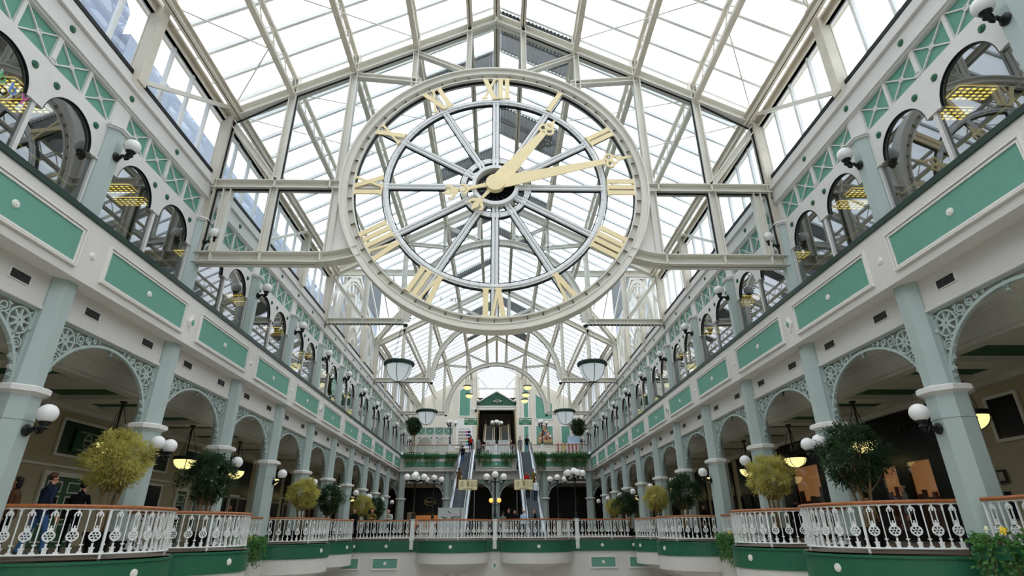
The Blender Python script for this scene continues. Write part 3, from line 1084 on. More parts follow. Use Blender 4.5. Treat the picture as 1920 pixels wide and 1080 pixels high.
for i, x in enumerate((-10.2, -5.25, 0, 5.25, 10.2)):
    lab = ['at the left corner under the far balcony', 'between left corner and left escalator under the far balcony', 'between the two escalators under the far balcony', 'between right escalator and right corner under the far balcony', 'at the right corner under the far balcony'][i]
    column(x, YFAR+.5, PI/2*-1, 'pale green octagonal column %s' % lab, (2.25 if x > -10 else 0, 2.25 if x < 10 else 0) if True else None)

# ================================================================== BALUSTRADES
RB = 2.25
def path_line(p, q):
    L = math.hypot(q[0]-p[0], q[1]-p[1])
    d = ((q[0]-p[0])/L, (q[1]-p[1])/L)
    return L, (lambda t: (p[0]+d[0]*t, p[1]+d[1]*t)), (lambda t: d)
def path_arc(c, r, a0, a1):
    L = r*abs(a1-a0)
    sg = 1 if a1 > a0 else -1
    return L, (lambda t: (c[0]+r*math.cos(a0+sg*t/r), c[1]+r*math.sin(a0+sg*t/r))), (lambda t: (-sg*math.sin(a0+sg*t/r), sg*math.cos(a0+sg*t/r)))
def motif(g, fn, u0, w, fine):
    # one straight baluster at u0 and one pierced baluster half a pitch on
    R = lambda pts, wd, cl=False, d=.012: g.ribbon(pts, wd, fn, -d, d, cl)
    R([(u0, .1), (u0, .97)], .022, False, .011)
    R([(u0, .06), (u0, .1)], .1); R([(u0, .1), (u0, .17)], .045)
    R([(u0-.04, .24), (u0+.04, .24)], .025); R([(u0, .83), (u0, .95)], .034); R([(u0-.05, .97), (u0+.05, .97)], .04)
    c = u0+w/2
    R([(c, .05), (c, .15)], .085); R([(c-.055, .17), (c+.055, .17)], .03); R([(c, .15), (c, .27)], .04)
    R(arcpts((c, .42), .105, 0, 2*PI, 14 if fine else 8, .098)[:-1], .03, True)
    if fine:
        for a in range(6):
            th = 2*PI*a/6+.5
            R([(c+.02*math.cos(th), .42+.02*math.sin(th)), (c+.088*math.cos(th), .42+.082*math.sin(th))], .024)
    R([(c, .3), (c-.045, .345)], .03); R([(c, .3), (c+.045, .345)], .03)
    R([(c, .5), (c, .58)], .08); R([(c-.055, .54), (c+.055, .54)], .035); R([(c, .58), (c, .635)], .03)
    for k in (-1, 1): R([(c+k*.05, .55), (c+k*.05, .83)], .018)
    R(arcpts((c, .83), .062, 0, PI, 8 if fine else 5, .09), .028)
    if fine: R([(c, .83), (c, .91)], .035)
    R([(c, .92), (c, .99)], .04)
post_me = {}
def balustrade(path, label, zb=0., fine=True, ends=(True, True), every=5, group='white cast-iron balustrades', name='balustrade', pitch=.41, topmat='wood'):
    L, pos, tan = path
    t = thing(name, label, 'railing', (pos(L/2)[0], pos(L/2)[1], zb), 0, group)
    ox, oy = pos(L/2)
    def fn(u, v, d):
        x, y = pos(u); a, b = tan(u)
        return (x-b*d-ox, y+a*d-oy, v)
    n = max(2, int(round(L/pitch)))
    w = L/n
    N = max(2, int(L/.18))
    line = [L*i/N for i in range(N+1)]
    def rail(z0, z1, hw, nm, m):
        g = MB(); b = 0
        for u in line:
            for d, z in ((-hw, z0), (hw, z0), (hw*1.15, (z0+z1)/2), (hw*.8, z1), (-hw*.8, z1), (-hw*1.15, (z0+z1)/2)): g.v.append(fn(u, z, d))
        for i in range(N):
            for k in range(6):
                m_ = (k+1) % 6
                g.f.append((i*6+k, i*6+m_, (i+1)*6+m_, (i+1)*6+k))
        g.f.append((0, 1, 2, 3, 4, 5)); e = N*6; g.f.append((e+5, e+4, e+3, e+2, e+1, e))
        return g.build(nm, m, t)
    rail(1.0, 1.075, .06, 'handrail', topmat)
    rail(.965, 1.0, .03, 'top_rail', 'iron_white')
    rail(.03, .065, .03, 'bottom_rail', 'iron_white')
    k = 0
    while k < n:     # one casting between each pair of posts
        g = MB()
        for j in range(k, min(n, k+every)): motif(g, fn, w*(j+.02), w, fine)
        g.build('cast_panel', 'iron_white', t)
        k += every
    for k in range(0, n+1, every):
        if (k == 0 and not ends[0]) or (k >= n and not ends[1]): continue
        g = MB(); u = min(L-.02, max(.02, w*k+.0))
        x, y, _ = fn(u, 0, 0)
        g.bar((x, y, -.1), (x, y, 1.0), .05, .05, (tan(u)[0], tan(u)[1], 0))
        g.build('post', 'iron_white', t)
    return t
bowk = [0, 1, 3, 4]                  # bays that carry a bow
pos_words = {-1: 'nearest straight', 0: 'nearest bowed', 1: 'second bowed', 2: 'straight', 3: 'third bowed', 4: 'fourth bowed'}
for s, nm in SIDES:
    for k in (-1, 0, 1, 2, 3, 4):
        ym = Y0+BAY*k+2.5
        if k in bowk:
            c = (s*10.7, ym)
            if s < 0: p = path_arc(c, RB, -PI/2, PI/2)
            else: p = path_arc(c, RB, -PI/2, -3*PI/2)
        else:
            p = path_line((s*10.62, ym-2.0), (s*10.62, ym+2.0))
        if k == 4: pass
        lab = {-1: 'straight white railing with wooden handrail nearest the camera, %s side', 0: 'bowed white railing with wooden handrail nearest the camera, %s gallery', 1: 'second bowed white railing from the camera, %s gallery', 2: 'straight white railing between the bowed pairs, %s gallery',
               3: 'third bowed white railing from the camera, %s gallery', 4: 'fourth bowed white railing, touching the cross bridge, %s side'}[k] % nm
        balustrade(p, lab, 0, k < 4)
# cross bridge front
XP = 5.12
bx = [(-8.5, -5.25, 'line'), (-5.0, -.13, 'bow'), (.13, 5.0, 'bow'), (5.25, 8.5, 'line')]
labs = ['white railing of the cross bridge between left gallery and first post', 'bowed white railing of the cross bridge before the left escalator', 'bowed white railing of the cross bridge before the right escalator', 'white railing of the cross bridge between right gallery and last post']
for (a, b, kd), lab in zip(bx, labs):
    if kd == 'line': balustrade(path_line((a, YCROSS), (b, YCROSS)), lab, 0, True, (False, False))
    else:
        m = (a+b)/2
        r = 2.1
        L1, p1, t1 = path_arc((m, YCROSS), r, PI, 2*PI)
        e = (b-a)/2-r
        def pos(t, m=m, a=a, e=e, L1=L1, p1=p1, b=b):
            if t < e: return (a+t, YCROSS)
            if t < e+L1: return p1(t-e)
            return (b-(2*e+L1-t), YCROSS)
        def tan(t, e=e, L1=L1, t1=t1):
            return t1(t-e) if e < t < e+L1 else (1., 0.)
        balustrade((L1+2*e, pos, tan), lab, 0, True, (False, False))
# lamp posts' pedestals on the bridge
for x, wd in ((-XP, 'left'), (0, 'middle'), (XP, 'right')):
    g = MB(); g.box(-.11, .11, -.11, .11, -.6, 1.06); g.box(-.15, .15, -.15, .15, 1.06, 1.1); g.box(-.14, .14, -.14, .14, -.1, .05)
    o = g.build('pedestal', 'iron_white'); o.location = (x, YCROSS, 0)
    tag(o, 'white square pedestal in the bridge railing, carrying the %s lamp standard' % wd, 'post', 'bridge pedestals')

# balcony aprons: green band, white fascia, coves
def arc_wall(g, c, r, a0, a1, z0, z1, t=.12, n=28):
    for i in range(n):
        a, b = a0+(a1-a0)*i/n, a0+(a1-a0)*(i+1)/n
        vs = []
        for th in (a, b):
            for rr in (r-t, r):
                for z in (z0, z1): vs.append((c[0]+rr*math.cos(th), c[1]+rr*math.sin(th), z))
        g.add(vs, [(0,1,5,4), (2,6,7,3), (1,3,7,5), (0,4,6,2)])
    return g
def half_disc(g, c, r, a0, a1, z, n=28):
    pts = [(c[0]+r*math.cos(a0+(a1-a0)*i/n), c[1]+r*math.sin(a0+(a1-a0)*i/n), z) for i in range(n+1)]
    return g.add(pts, [tuple(range(n+1))])
def cone(g, c, r, a0, a1, z0, z1, n=28):
    prof = [(r, z0), (r*.8, z0-.12), (.35, z1+.1), (.3, z1), (.0, z1)]
    for i in range(n):
        a, b = a0+(a1-a0)*i/n, a0+(a1-a0)*(i+1)/n
        for (r0, q0), (r1, q1) in zip(prof, prof[1:]):
            g.add([(c[0]+r0*math.cos(a), c[1]+r0*math.sin(a), q0), (c[0]+r0*math.cos(b), c[1]+r0*math.sin(b), q0), (c[0]+r1*math.cos(b), c[1]+r1*math.sin(b), q1), (c[0]+r1*math.cos(a), c[1]+r1*math.sin(a), q1)], [(0,1,2,3)])
    return g
bosses = []
for s, nm in SIDES:
    w = struct('wall_'+nm+'_balcony')
    for k in range(-2, 5):
        ym = Y0+BAY*k+2.5
        if k in bowk:
            c, r = (s*10.7, ym), RB+.14
            a0, a1 = (-PI/2, PI/2) if s < 0 else (PI/2, 3*PI/2)
            g = MB(); half_disc(g, c, r-.02, a0, a1, -.06); g.build('balcony_floor', 'floor_tile', w)
            g = MB(); arc_wall(g, c, r, a0, a1, -.72, -.12); arc_wall(g, c, r+.03, a0, a1, -.16, -.1); g.build('green_band', 'band_green', w, True)
            g = MB(); arc_wall(g, c, r-.04, a0, a1, -1.35, -.72); cone(g, c, r-.06, a0, a1, -1.35, -2.1); g.build('cove', 'plaster', w, True)
            for th in ((-.3, .9) if s < 0 else (PI+.3, PI-.9)):
                b = put(ros_white, 'boss', w, (c[0]+r*math.cos(th), c[1]+r*math.sin(th), -.4), th)
            g = MB()
            for y1, y2 in ((ym-2.5, ym-2.2), (ym+2.2, ym+2.5)):
                x0, x1 = sorted((s*10.55, s*10.75)); g.box(x0, x1, y1, y2, -.72, -.1)
            g.build('green_band', 'band_green', w)
        else:
            x0, x1 = sorted((s*10.5, s*10.75))
            g = MB(); g.box(x0, x1, ym-2.5, ym+2.5, -.72, -.1); g.build('green_band', 'band_green', w)
    g = MB(); x0, x1 = sorted((s*10.56, s*10.8)); g.box(x0, x1, 0, YCROSS, -2.2, -.72); g.box(min(x0, s*12.6), max(x1, s*12.6), 0, YCROSS, -2.3, -2.2); g.build('fascia', 'plaster', w)
    for k in range(-1, 5):
        if k in bowk: continue
        for dy in (-1.2, 1.2): put(ros_white, 'boss', w, (s*10.5, Y0+BAY*k+2.5+dy, -.4), rz_of(s))
w = struct('wall_bridge')
g = MB(); g.box(-10.8, 10.8, YCROSS+.02, YCROSS+.3, -2.05, -.72); g.box(-10.8, 10.8, YCROSS+.02, YCROSS+6, -2.15, -2.05); g.build('fascia', 'plaster', w)
for a, b in ((-10.7, -4.66), (-.42, .42), (4.66, 10.7)):
    g = MB(); g.box(a, b, YCROSS-.06, YCROSS+.25, -.74, -.14); g.build('green_band', 'band_green', w)
for m in (-2.56, 2.56):
    c, r = (m, YCROSS), 2.26
    g = MB(); half_disc(g, c, r-.02, PI, 2*PI, -.06); g.build('balcony_floor', 'floor_tile', w)
    g = MB(); arc_wall(g, c, r, PI, 2*PI, -.74, -.14); arc_wall(g, c, r+.03, PI, 2*PI, -.18, -.12); g.build('green_band', 'band_green', w, True)
    g = MB(); arc_wall(g, c, r-.04, PI, 2*PI, -1.32, -.74); cone(g, c, r-.06, PI, 2*PI, -1.32, -2.03); g.build('cove', 'plaster', w, True)
    put(ros_white, 'boss', w, (m, YCROSS-2.26, -.42), -PI/2)
for m in (-8.6, -6.65, 6.65, 8.6): put(ros_white, 'boss', w, (m, YCROSS-.06, -.42), -PI/2)
for m, hw in ((-8.9, .6), (-6.65, .72), (6.65, .72), (8.9, .6)):
    g = MB(); g.box(m-hw, m+hw, YCROSS-.02, YCROSS+.03, -1.6, -1.12)
    p = g.build('fascia_panel', 'panel_green', w)
    g = MB()
    for x0, x1, z0, z1 in ((m-hw-.1, m+hw+.1, -1.7, -1.62), (m-hw-.1, m+hw+.1, -1.1, -1.02), (m-hw-.1, m-hw-.02, -1.62, -1.1), (m+hw+.02, m+hw+.1, -1.62, -1.1)): g.box(x0, x1, YCROSS-.05, YCROSS+.02, z0, z1)
    g.build('panel_moulding', 'moulding', p)
    put(ros_white, 'boss', p, (m, YCROSS-.02, -1.36), -PI/2)
d = put(diamond_me, 'diamond_ornament', w, (0, YCROSS+.02, -1.5), -PI/2)
put(diamondc_me, 'diamond_centre', d)

# ================================================================== LAMPS
def lamp_meshes(two):
    g = MB()
    g.lathe([(.0, 0), (.12, .0), (.14, .03), (.1, .07), (.06, .1)], 14)
    g.v = [(z, x, y) for x, y, z in g.v]
    arms = [(-.34,), (.34,)] if two else [(0,)]
    heads = []
    for (dy,) in arms:
        e = .25 if two else .37
        q = e/.62
        pts = [(.05, 0, 0), (.14*q+.03, dy*.15, -.02), (.26*q+.03, dy*.4, .06), (.36*q+.02, dy*.6, .04), (.46*q+.02, dy*.8, -.07), (.56*q, dy*.95, -.06), (e, dy, .06)]
        g.tube(pts, [.05, .055, .04, .05, .04, .045, .06], 8)
        g.lathe([(.05, .0), (.1, .05), (.07, .1), (.12, .16), (.13, .19), (.0, .19)], 12, (e, dy, 0))
        heads.append((e, dy, .37))
    return g.mesh('bracket', 'black_iron', True), heads
def gl_mesh(r, m='globe'):
    g = MB(); g.sphere((0, 0, 0), r, 20, 14)
    return g.mesh('globe', m, True)
globe_me = gl_mesh(.215)
lm1, h1 = lamp_meshes(False)
lm2, h2 = lamp_meshes(True)
def wall_lamp(x, y, z, rz, two, label, group):
    t = thing('wall_lamp', label, 'wall lamp', (x, y, z), rz, group)
    put(lm2 if two else lm1, 'bracket', t)
    for h in (h2 if two else h1): put(globe_me, 'globe', t, h)
    return t
for s, nm in SIDES:
    for i, y in enumerate(colY[:-1]):
        if i == 0: continue
        two = (i-1) % 3 == 1
        wall_lamp(s*(XC-.43), y, 2.62, rz_of(s), two, '%s-globe lamp on the %s column from the camera, %s gallery' % ('black twin' if two else 'black single', ORD[i], nm), 'globe lamps on gallery columns')
    for i, y in enumerate(colY+[Y0+BAY*11]):
        wall_lamp(s*(XC-.3), y, 10.18, rz_of(s), False, 'black bracket lamp with white globe on the %s pilaster of the upper %s wall' % (ORD[i], nm), 'globe lamps on upper pilasters')
# pendant bowls in the galleries
g = MB(); g.lathe([(.0, 1.52), (.12, 1.52), (.12, 1.46), (.03, 1.44), (.025, .1), (.0, .1)], 10)
for a in range(3):
    th = 2*PI*a/3+.4
    g.tube([(.02*math.cos(th), .02*math.sin(th), 1.42), (.43*math.cos(th), .43*math.sin(th), .14)], .012, 4)
pend_stem = g.mesh('stem', 'black_iron')
g = MB(); g.lathe([(.47, 0), (.48, .14), (.44, .15), (.44, -.0), (.47, 0)], 24)
for a in range(4):
    th = PI/2*a+.6
    g.tube([(.462*math.cos(th)*math.cos(p), .462*math.sin(th)*math.cos(p), -.4*math.sin(p)) for p in [PI/2*i/8 for i in range(9)]], .016, 4)
pend_rim = g.mesh('rim', 'black_iron')
def bowl_prof(r, h, n=8): return [(r*math.cos(PI/2*i/n), -h*math.sin(PI/2*i/n)) for i in range(n+1)]
g = MB(); g.lathe([(max(a, .0), b) for a, b in bowl_prof(.45, .39)], 24)
pend_bowl = g.mesh('bowl', 'bowl_lit', True)
for s, nm in SIDES:
    for i in range(0, 11):
        y = Y0+BAY*i+2.5
        t = thing('pendant_lamp', 'lit cream glass bowl pendant under the gallery ceiling, %s from the camera on the %s' % (ORD[i], nm), 'pendant lamp', (s*13.6, y, 3.36), 0, 'gallery bowl pendants')
        put(pend_stem, 'stem', t); put(pend_rim, 'rim', t); put(pend_bowl, 'bowl', t)
# large white bowls hung from the gable frames
g = MB(); g.lathe(bowl_prof(.8, .98, 10), 28, cap=False)
big_bowl = g.mesh('bowl', 'bowl_white', True)
g = MB()
for a in range(6):
    th = PI/3*a+PI/2
    g.tube([(.815*math.cos(th)*math.cos(p), .815*math.sin(th)*math.cos(p), -.99*math.sin(p)) for p in [PI/2*i/10 for i in range(11)]], .02, 4)
g.sphere((0, 0, -1.0), .05, 8, 6)
big_ribs = g.mesh('ribs', 'dark_green')
g = MB(); g.lathe([(.82, -.02), (.88, .0), (.88, .24), (.8, .26), (.78, .0)], 28, cap=False)
for a in range(40):
    th = 2*PI*a/40
    g.sphere((.88*math.cos(th), .88*math.sin(th), .08+.08*(a % 2)), .07, 6, 4)
big_rim = g.mesh('rim', 'dark_green')
for (x, y, lab) in ((-5.95, 32.9, 'on the left, nearer pair'), (6.0, 32.9, 'on the right, nearer pair'), (-6.0, 47.9, 'on the left, farther pair'), (6.0, 47.9, 'on the right, farther pair')):
    t = thing('hanging_bowl', 'big white hanging bowl lamp with dark green rim, %s' % lab, 'hanging lamp', (x, y, 9.75), 0, 'big hanging bowl lamps')
    put(big_bowl, 'bowl', t); put(big_ribs, 'ribs', t); put(big_rim, 'rim', t)
    g = MB()
    for a in range(3):
        th = 2*PI*a/3+.3
        g.tube([(.8*math.cos(th), .8*math.sin(th), .2), ((-.25 if x < 0 else .25)*0+.05*math.cos(th), .05*math.sin(th), 2.62)], .012, 4)
    g.build('suspension_wires', 'gasket', t)
# lamp standards
def standard(x, y, z, H, n, label, lit=False, up=True):
    t = thing('lamp_standard', label, 'lamp post', (x, y, z), 0, 'black globe lamp standards')
    g = MB()
    g.lathe([(.13, 0), (.13, .06), (.09, .1), (.1, .3), (.06, .36), (.075, .5), (.05, .56), (.045, H-.35), (.07, H-.3), (.045, H-.22), (.08, H-.12), (.05, H-.05), (.05, H)], 12)
    g.build('shaft', 'black_iron', t, True)
    for i in range(n):
        th = 2*PI*i/n
        c, s_ = math.cos(th), math.sin(th)
        g = MB()
        pts = [(.03*c, .03*s_, H-.2), (.2*c, .2*s_, H-.12), (.34*c, .34*s_, H-.26), (.46*c, .46*s_, H-.3), (.54*c, .54*s_, H-.2), (.55*c, .55*s_, H-.1)]
        g.tube(pts, [.04, .035, .03, .035, .04, .05], 6)
        g.lathe([(.05, 0), (.1, .06), (.11, .1), (.0, .1)], 10, (.55*c, .55*s_, H-.14))
        a = g.build('arm', 'black_iron', t)
        put(globe_me, 'globe', a, (.55*c, .55*s_, H+.14))
    g = MB(); g.lathe([(.05, -.05), (.11, .02), (.12, .06), (.0, .06)], 10, (0, 0, H+.02)); a = g.build('finial', 'black_iron', t)
    put(globe_me, 'globe', a, (0, 0, H+.28))
    if lit:
        for k in (-1, 1):
            g = MB(); g.tube([(0, 0, .85), (k*.14, 0, .78), (k*.24, 0, .86), (k*.25, 0, .94)], .03, 6); a = g.build('arm', 'black_iron', t)
            gm = MB(); gm.sphere((k*.25, 0, 1.08), .14, 14, 10); gm.build('globe', 'globe_lit', a, True, 'amber lit globe')
standard(-XP, YCROSS, 1.1, 2.35, 4, 'black five-globe lamp standard on the left pedestal of the bridge')
standard(0, YCROSS, 1.1, 2.35, 2, 'black lamp standard with white globes and two amber ones, mid bridge', True)
standard(XP, YCROSS, 1.1, 2.55, 5, 'black six-globe lamp standard on the right pedestal of the bridge')
for x, lab in ((-4.55, 'left escalator'), (4.62, 'right escalator')):
    o = MB().box(-.13, .13, -.13, .13, 0, 1.1).box(-.2, .2, -.2, .2, 1.1, 1.15).build('pedestal', 'iron_white'); o.location = (x, 43, 0)
    tag(o, 'white pedestal standing on the floor beside the foot of the %s' % lab, 'post', 'floor pedestals')
    standard(x, 43, 1.15, 2.6, 2, 'black three-globe lamp standard on a floor pedestal beside the %s' % lab)

# ================================================================== FAR END
w = struct('wall_end')
g = MB()
for s in (-1, 1):
    x0, x1 = s*2.75, s*12
    pts = [(x0, 8), (x1, 8), (x1, roofz(11)-.4), (s*11, roofz(11)-.3), (x0, roofz(2.75)-.3)]
    g.poly(pts, lambda u, v, d: (u, d, v), YEND, YEND+.3)
    a, b = sorted((s*2.75, s*3.0)); g.box(a, b, YEND+.3, 110, 8, 17); g.poly([(YEND+.3, 17), (110, 17), (110, roofz(2.9)-.2), (YEND+.3, roofz(2.9)-.2)], lambda u, v, d: (d, u, v), a, b)
g.build('gable_wall', 'cream_wall', w)
g = MB(); g.box(-2.75, 2.75, 88, 88.3, 7.9, 17.6); g.box(-12, 12, 110, 110.3, 7.9, 16.5); g.poly([(-11.3, 16.5), (11.3, 16.5), (11.3, roofz(11.3)), (0, roofz(0)-.15), (-11.3, roofz(11.3))], lambda u, v, d: (u, d, v), 110, 110.3); g.box(-2.75, 2.75, 88, 110, 17.4, 17.6); g.build('rear_wall', 'cream_wall', w)
wb = struct('wall_back')
g = MB(); g.box(-18.5, 18.5, -14.3, -14, -6.4, 8.2)
for sg in (-1, 1):
    x0, x1 = sorted((sg*11.2, sg*18.5)); g.box(x0, x1, -14.3, -14, 8.2, 12)
g.build('entrance_gable', 'cream_wall', wb)
g = MB(); g.add([(-11.2, -14.1, 8.2), (11.2, -14.1, 8.2), (11.2, -14.1, roofz(11.2)), (0, -14.1, roofz(0)), (-11.2, -14.1, roofz(11.2))], [(0,1,2,3,4)]); g.build('gable_glass', 'roof_glass', wb)
g = MB()
for i in range(-8, 9): g.box(i*1.35-.05, i*1.35+.05, -14.2, -14, 8.2, roofz(i*1.35))
for z in (10.5, 13, 15.5): g.box(-11.2, 11.2, -14.2, -14, z-.06, z+.06)
g.build('gable_bars', 'bar_white', wb)
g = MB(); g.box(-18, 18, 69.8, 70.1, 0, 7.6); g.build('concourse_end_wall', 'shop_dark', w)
for a, b in ((-12, -9.6), (-9.0, -6.0), (5.6, 8.8)):
    pass
g = MB(); g.box(-10.9, 10.9, YFAR+.4, YFAR+.7, 5.47, 6.5); g.build('beam_face', 'plaster', w)
g = MB(); g.box(-12, 12, YFAR+.7, 70, 5.1, 5.3); g.build('concourse_ceiling', 'ceiling_paint', w)
def framed_panel(pts, y, m='panel_green', par=w, nm='wall_panel', bw=.14):
    g = MB(); g.poly(pts, lambda u, v, d: (u, d, v), y-.02, y); p = g.build(nm, m, par)
    g = MB()
    for i in range(len(pts)):
        a, b = pts[i], pts[(i+1) % len(pts)]
        g.bar((a[0], y-.03, a[1]), (b[0], y-.03, b[1]), .07, bw, (-(b[1]-a[1]), 0, b[0]-a[0]))
    g.build('panel_moulding', 'white_paint', p)
framed_panel([(-5.1, 14.56), (-3.55, 14.56), (-3.55, 18.75), (-4.0, 18.7), (-5.1, 18.1)], YEND)
framed_panel([(3.66, 14.3), (4.38, 14.3), (4.38, 18.0), (3.66, 18.4)], YEND)
framed_panel([(3.66, 8.8), (4.38, 8.8), (4.38, 13.25), (3.66, 13.25)], YEND)
framed_panel([(5.3, 14.15), (7.65, 14.15), (7.65, 16.3), (5.3, 17.6)], YEND)
framed_panel([(5.3, 10.6), (7.65, 10.6), (7.65, 13.27), (5.3, 13.27)], YEND)
framed_panel([(8.7, 10.6), (9.95, 10.6), (9.95, 13.27), (8.7, 13.27)], YEND)
# far balcony fascia
w = struct('wall_far_balcony')
for a, b in ((-10.4, -3.95), (-2.25, 2.25), (3.95, 10.4)):
    g = MB(); g.box(a, b, YFAR-.15, YFAR, ZSOF, 7.7); g.build('fascia', 'plaster', w)
    g = MB(); g.box(a, b, YFAR-.2, YFAR+.05, 7.62, 8.02); g.build('green_band', 'band_green', w)
    g = MB(); g.box(a, b, YFAR, YFAR+.6, ZSOF, ZSOF+.1); g.build('soffit', 'plaster', w)
for m, hw in ((-7.2, 2.6), (0, 1.55), (7.2, 2.6)):
    g = MB(); g.box(m-hw, m+hw, YFAR-.17, YFAR-.1, 6.72, 7.28); p = g.build('fascia_panel', 'panel_green', w)
    g = MB()
    for x0, x1, z0, z1 in ((m-hw-.15, m+hw+.15, 6.57, 6.69), (m-hw-.15, m+hw+.15, 7.31, 7.4), (m-hw-.15, m-hw-.03, 6.6, 7.4), (m+hw+.03, m+hw+.15, 6.6, 7.4)): g.box(x0, x1, YFAR-.2, YFAR-.1, z0, z1)
    g.build('panel_moulding', 'moulding', p)
    put(ros_white, 'boss', p, (m, YFAR-.17, 7.0), -PI/2)
# arcade on the left of the end wall
nwin += 1
b = dup(bay, None, (-7.55, 68.5, 0), -PI/2); b.name = 'window_%d' % nwin
# portal to the upper escalators
t = thing('portal', 'green pediment portal framing the upper escalators in the end wall', 'portal')
g = MB(); g.poly([(-2.7, 16.1), (2.7, 16.1), (2.7, 16.6), (0, 18.2), (-2.7, 16.6)], lambda u, v, d: (u, d, v), 76.4, 76.6); g.build('pediment', 'recess_green', t)
g = MB()
for s in (-1, 1): g.bar((s*2.7, 76.35, 16.7), (0, 76.35, 18.3), .25, .14)
g.box(-2.7, 2.7, 76.1, 76.7, 15.7, 16.15); g.box(-2.7, 2.7, 76.0, 76.2, 16.05, 16.2)
g.build('lintel', 'white_paint', t)
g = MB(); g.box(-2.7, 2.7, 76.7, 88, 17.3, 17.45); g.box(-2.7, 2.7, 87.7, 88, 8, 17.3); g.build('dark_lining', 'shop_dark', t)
lamp(-1.1, 79.5, 16.9, 60, (1, .9, .7)); lamp(1.1, 79.5, 16.9, 60, (1, .9, .7))  # point lamps added below the strip lights to brighten the upper escalators
for x in (-1.1, 1.1):
    o = MB().box(-.35, .35, -.3, .3, -.04, 0).build('strip_light', 'tube_light'); o.location = (x, 79.5, 17.28)
    tag(o, 'small yellow strip light under the portal soffit, above the %s upper escalator' % ('left' if x < 0 else 'right'), 'ceiling light', 'portal strip lights')
t = thing('tie_beam', 'white horizontal tie beam and struts across the opening above the green pediment', 'beam')
g = MB(); g.bar((-2.75, 75.6, 18.5), (2.75, 75.6, 18.5), .16, .2); g.build('tie', 'white_paint', t)
for s in (-1, 1):
    g = MB(); g.bar((s*2.65, 75.6, 20.2), (s*1.3, 75.6, 18.6), .12, .14); g.build('strut', 'white_paint', t)
    g = MB(); g.bar((s*2.7, 75.6, 20.8), (0, 75.6, 22.3), .14, .2); g.build('rafter', 'white_paint', t)
# ------- escalators
def escalator(x, y0, y1, z0, z1, wd, label, balm='metal_silver', land=1.6):
    t = thing('escalator', label, 'escalator', (x, y0, z0), 0, 'escalators')
    H, Lh = z1-z0, y1-y0
    n = int(H/.205)
    g = MB(); g.box(-wd/2, wd/2, -.4, .4, -.205, 0)
    g = MB(); g.box(-wd/2, wd/2, 0, Lh/n*1.05, -.2, 0)
    for i in range(12): g.box(-wd/2+wd*i/12+.01, -wd/2+wd*(i+.6)/12, -.012, 0, -.2, 0)
    sm = g.mesh('step', 'step_grey')
    nm_ = MB().box(-wd/2, wd/2, -.02, .035, -.03, .004).mesh('nosing', 'step_edge')
    for i in range(n):
        st = put(sm, 'step', t, (0, Lh*i/n, H*(i+1)/n))
        put(nm_, 'nosing', st)
    g = MB(); g.box(-wd/2, wd/2, Lh, Lh+land, H-.05, H); g.build('comb_plate', 'metal_silver', t)
    for s in (-1, 1):
        xx = s*(wd/2+.17)
        fn = lambda u, v, d: (xx+d, u, v)
        g = MB()
        g.poly([(-1.0, -.3), (-1.0, .3), (0, .3), (Lh, H+.3), (Lh+land, H+.3), (Lh+land, H-.9), (Lh, H-.9), (.6, -.3)], fn, -.17, .17)
        g.build('skirt', balm, t)
        g = MB()
        g.poly([(-.8, .3), (-1.0, .6), (-.8, .95), (0, .97), (Lh, H+.97), (Lh+land-.3, H+.97), (Lh+land, H+.6), (Lh+land-.3, H+.3), (Lh, H+.3), (0, .3)], fn, -.04, .04)
        g.build('balustrade_panel', balm, t)
        g = MB()
        g.tube([fn(*p, 0) for p in ((-.8, .28), (-1.03, .45), (-1.05, .65), (-.95, .9), (-.75, 1.0), (0, 1.02), (Lh, H+1.02), (Lh+land-.3, H+1.02), (Lh+land-.05, H+.85), (Lh+land, H+.6))], .05, 8)
        g.build('handrail', 'black_iron', t)
    g = MB(); g.poly([(.4, -.3), (Lh, H-.35), (Lh+land, H-.35), (Lh+land, H-1.0), (Lh, H-1.0), (1.6, -.3)], lambda u, v, d: (d, u, v), -wd/2, wd/2)
    g.build('truss_underside', 'shop_dark', t)
    return t
escalator(-3.1, 45.0, 60.4, 0, 8.0, 1.0, 'long left escalator rising to the far balcony, brown-coated woman riding')
escalator(3.1, 45.0, 60.4, 0, 8.0, 1.0, 'long right escalator rising to the far balcony, several people riding it')
escalator(-1.05, 71.5, 84.0, 7.98, 14.8, .95, 'short upper escalator on the left, climbing under the green pediment', 'white_paint', 1.)
escalator(1.2, 71.5, 84.0, 7.98, 14.8, .95, 'short upper escalator on the right, climbing under the green pediment', 'white_paint', 1.)
# hoarding at the foot of the left escalator
t = thing('hoarding', 'pale grey board with dark arrow marks closing the foot of the left escalator', 'barrier', (-3.2, 43.3, 0))
g = MB(); g.box(-.98, .98, -.05, .05, 0, 1.95); g.box(-1.0, 1.0, -.06, .06, 1.9, 1.97); g.build('board', 'grey_board', t)
for i, (x, z, a) in enumerate(((-.6, 1.33, -.35), (-.42, 1.28, .5), (-.15, 1.66, -.55), (.1, 1.33, .35), (.33, 1.36, .4), (.5, 1.3, .5), (.12, 1.24, -.3))):
    g = MB(); g.bar((x-.13*math.cos(a), -.06, z-.13*math.sin(a)), (x+.13*math.cos(a), -.06, z+.13*math.sin(a)), .02, .045, (-math.sin(a), 0, math.cos(a))); g.build('arrow_mark', 'text_dark', t)
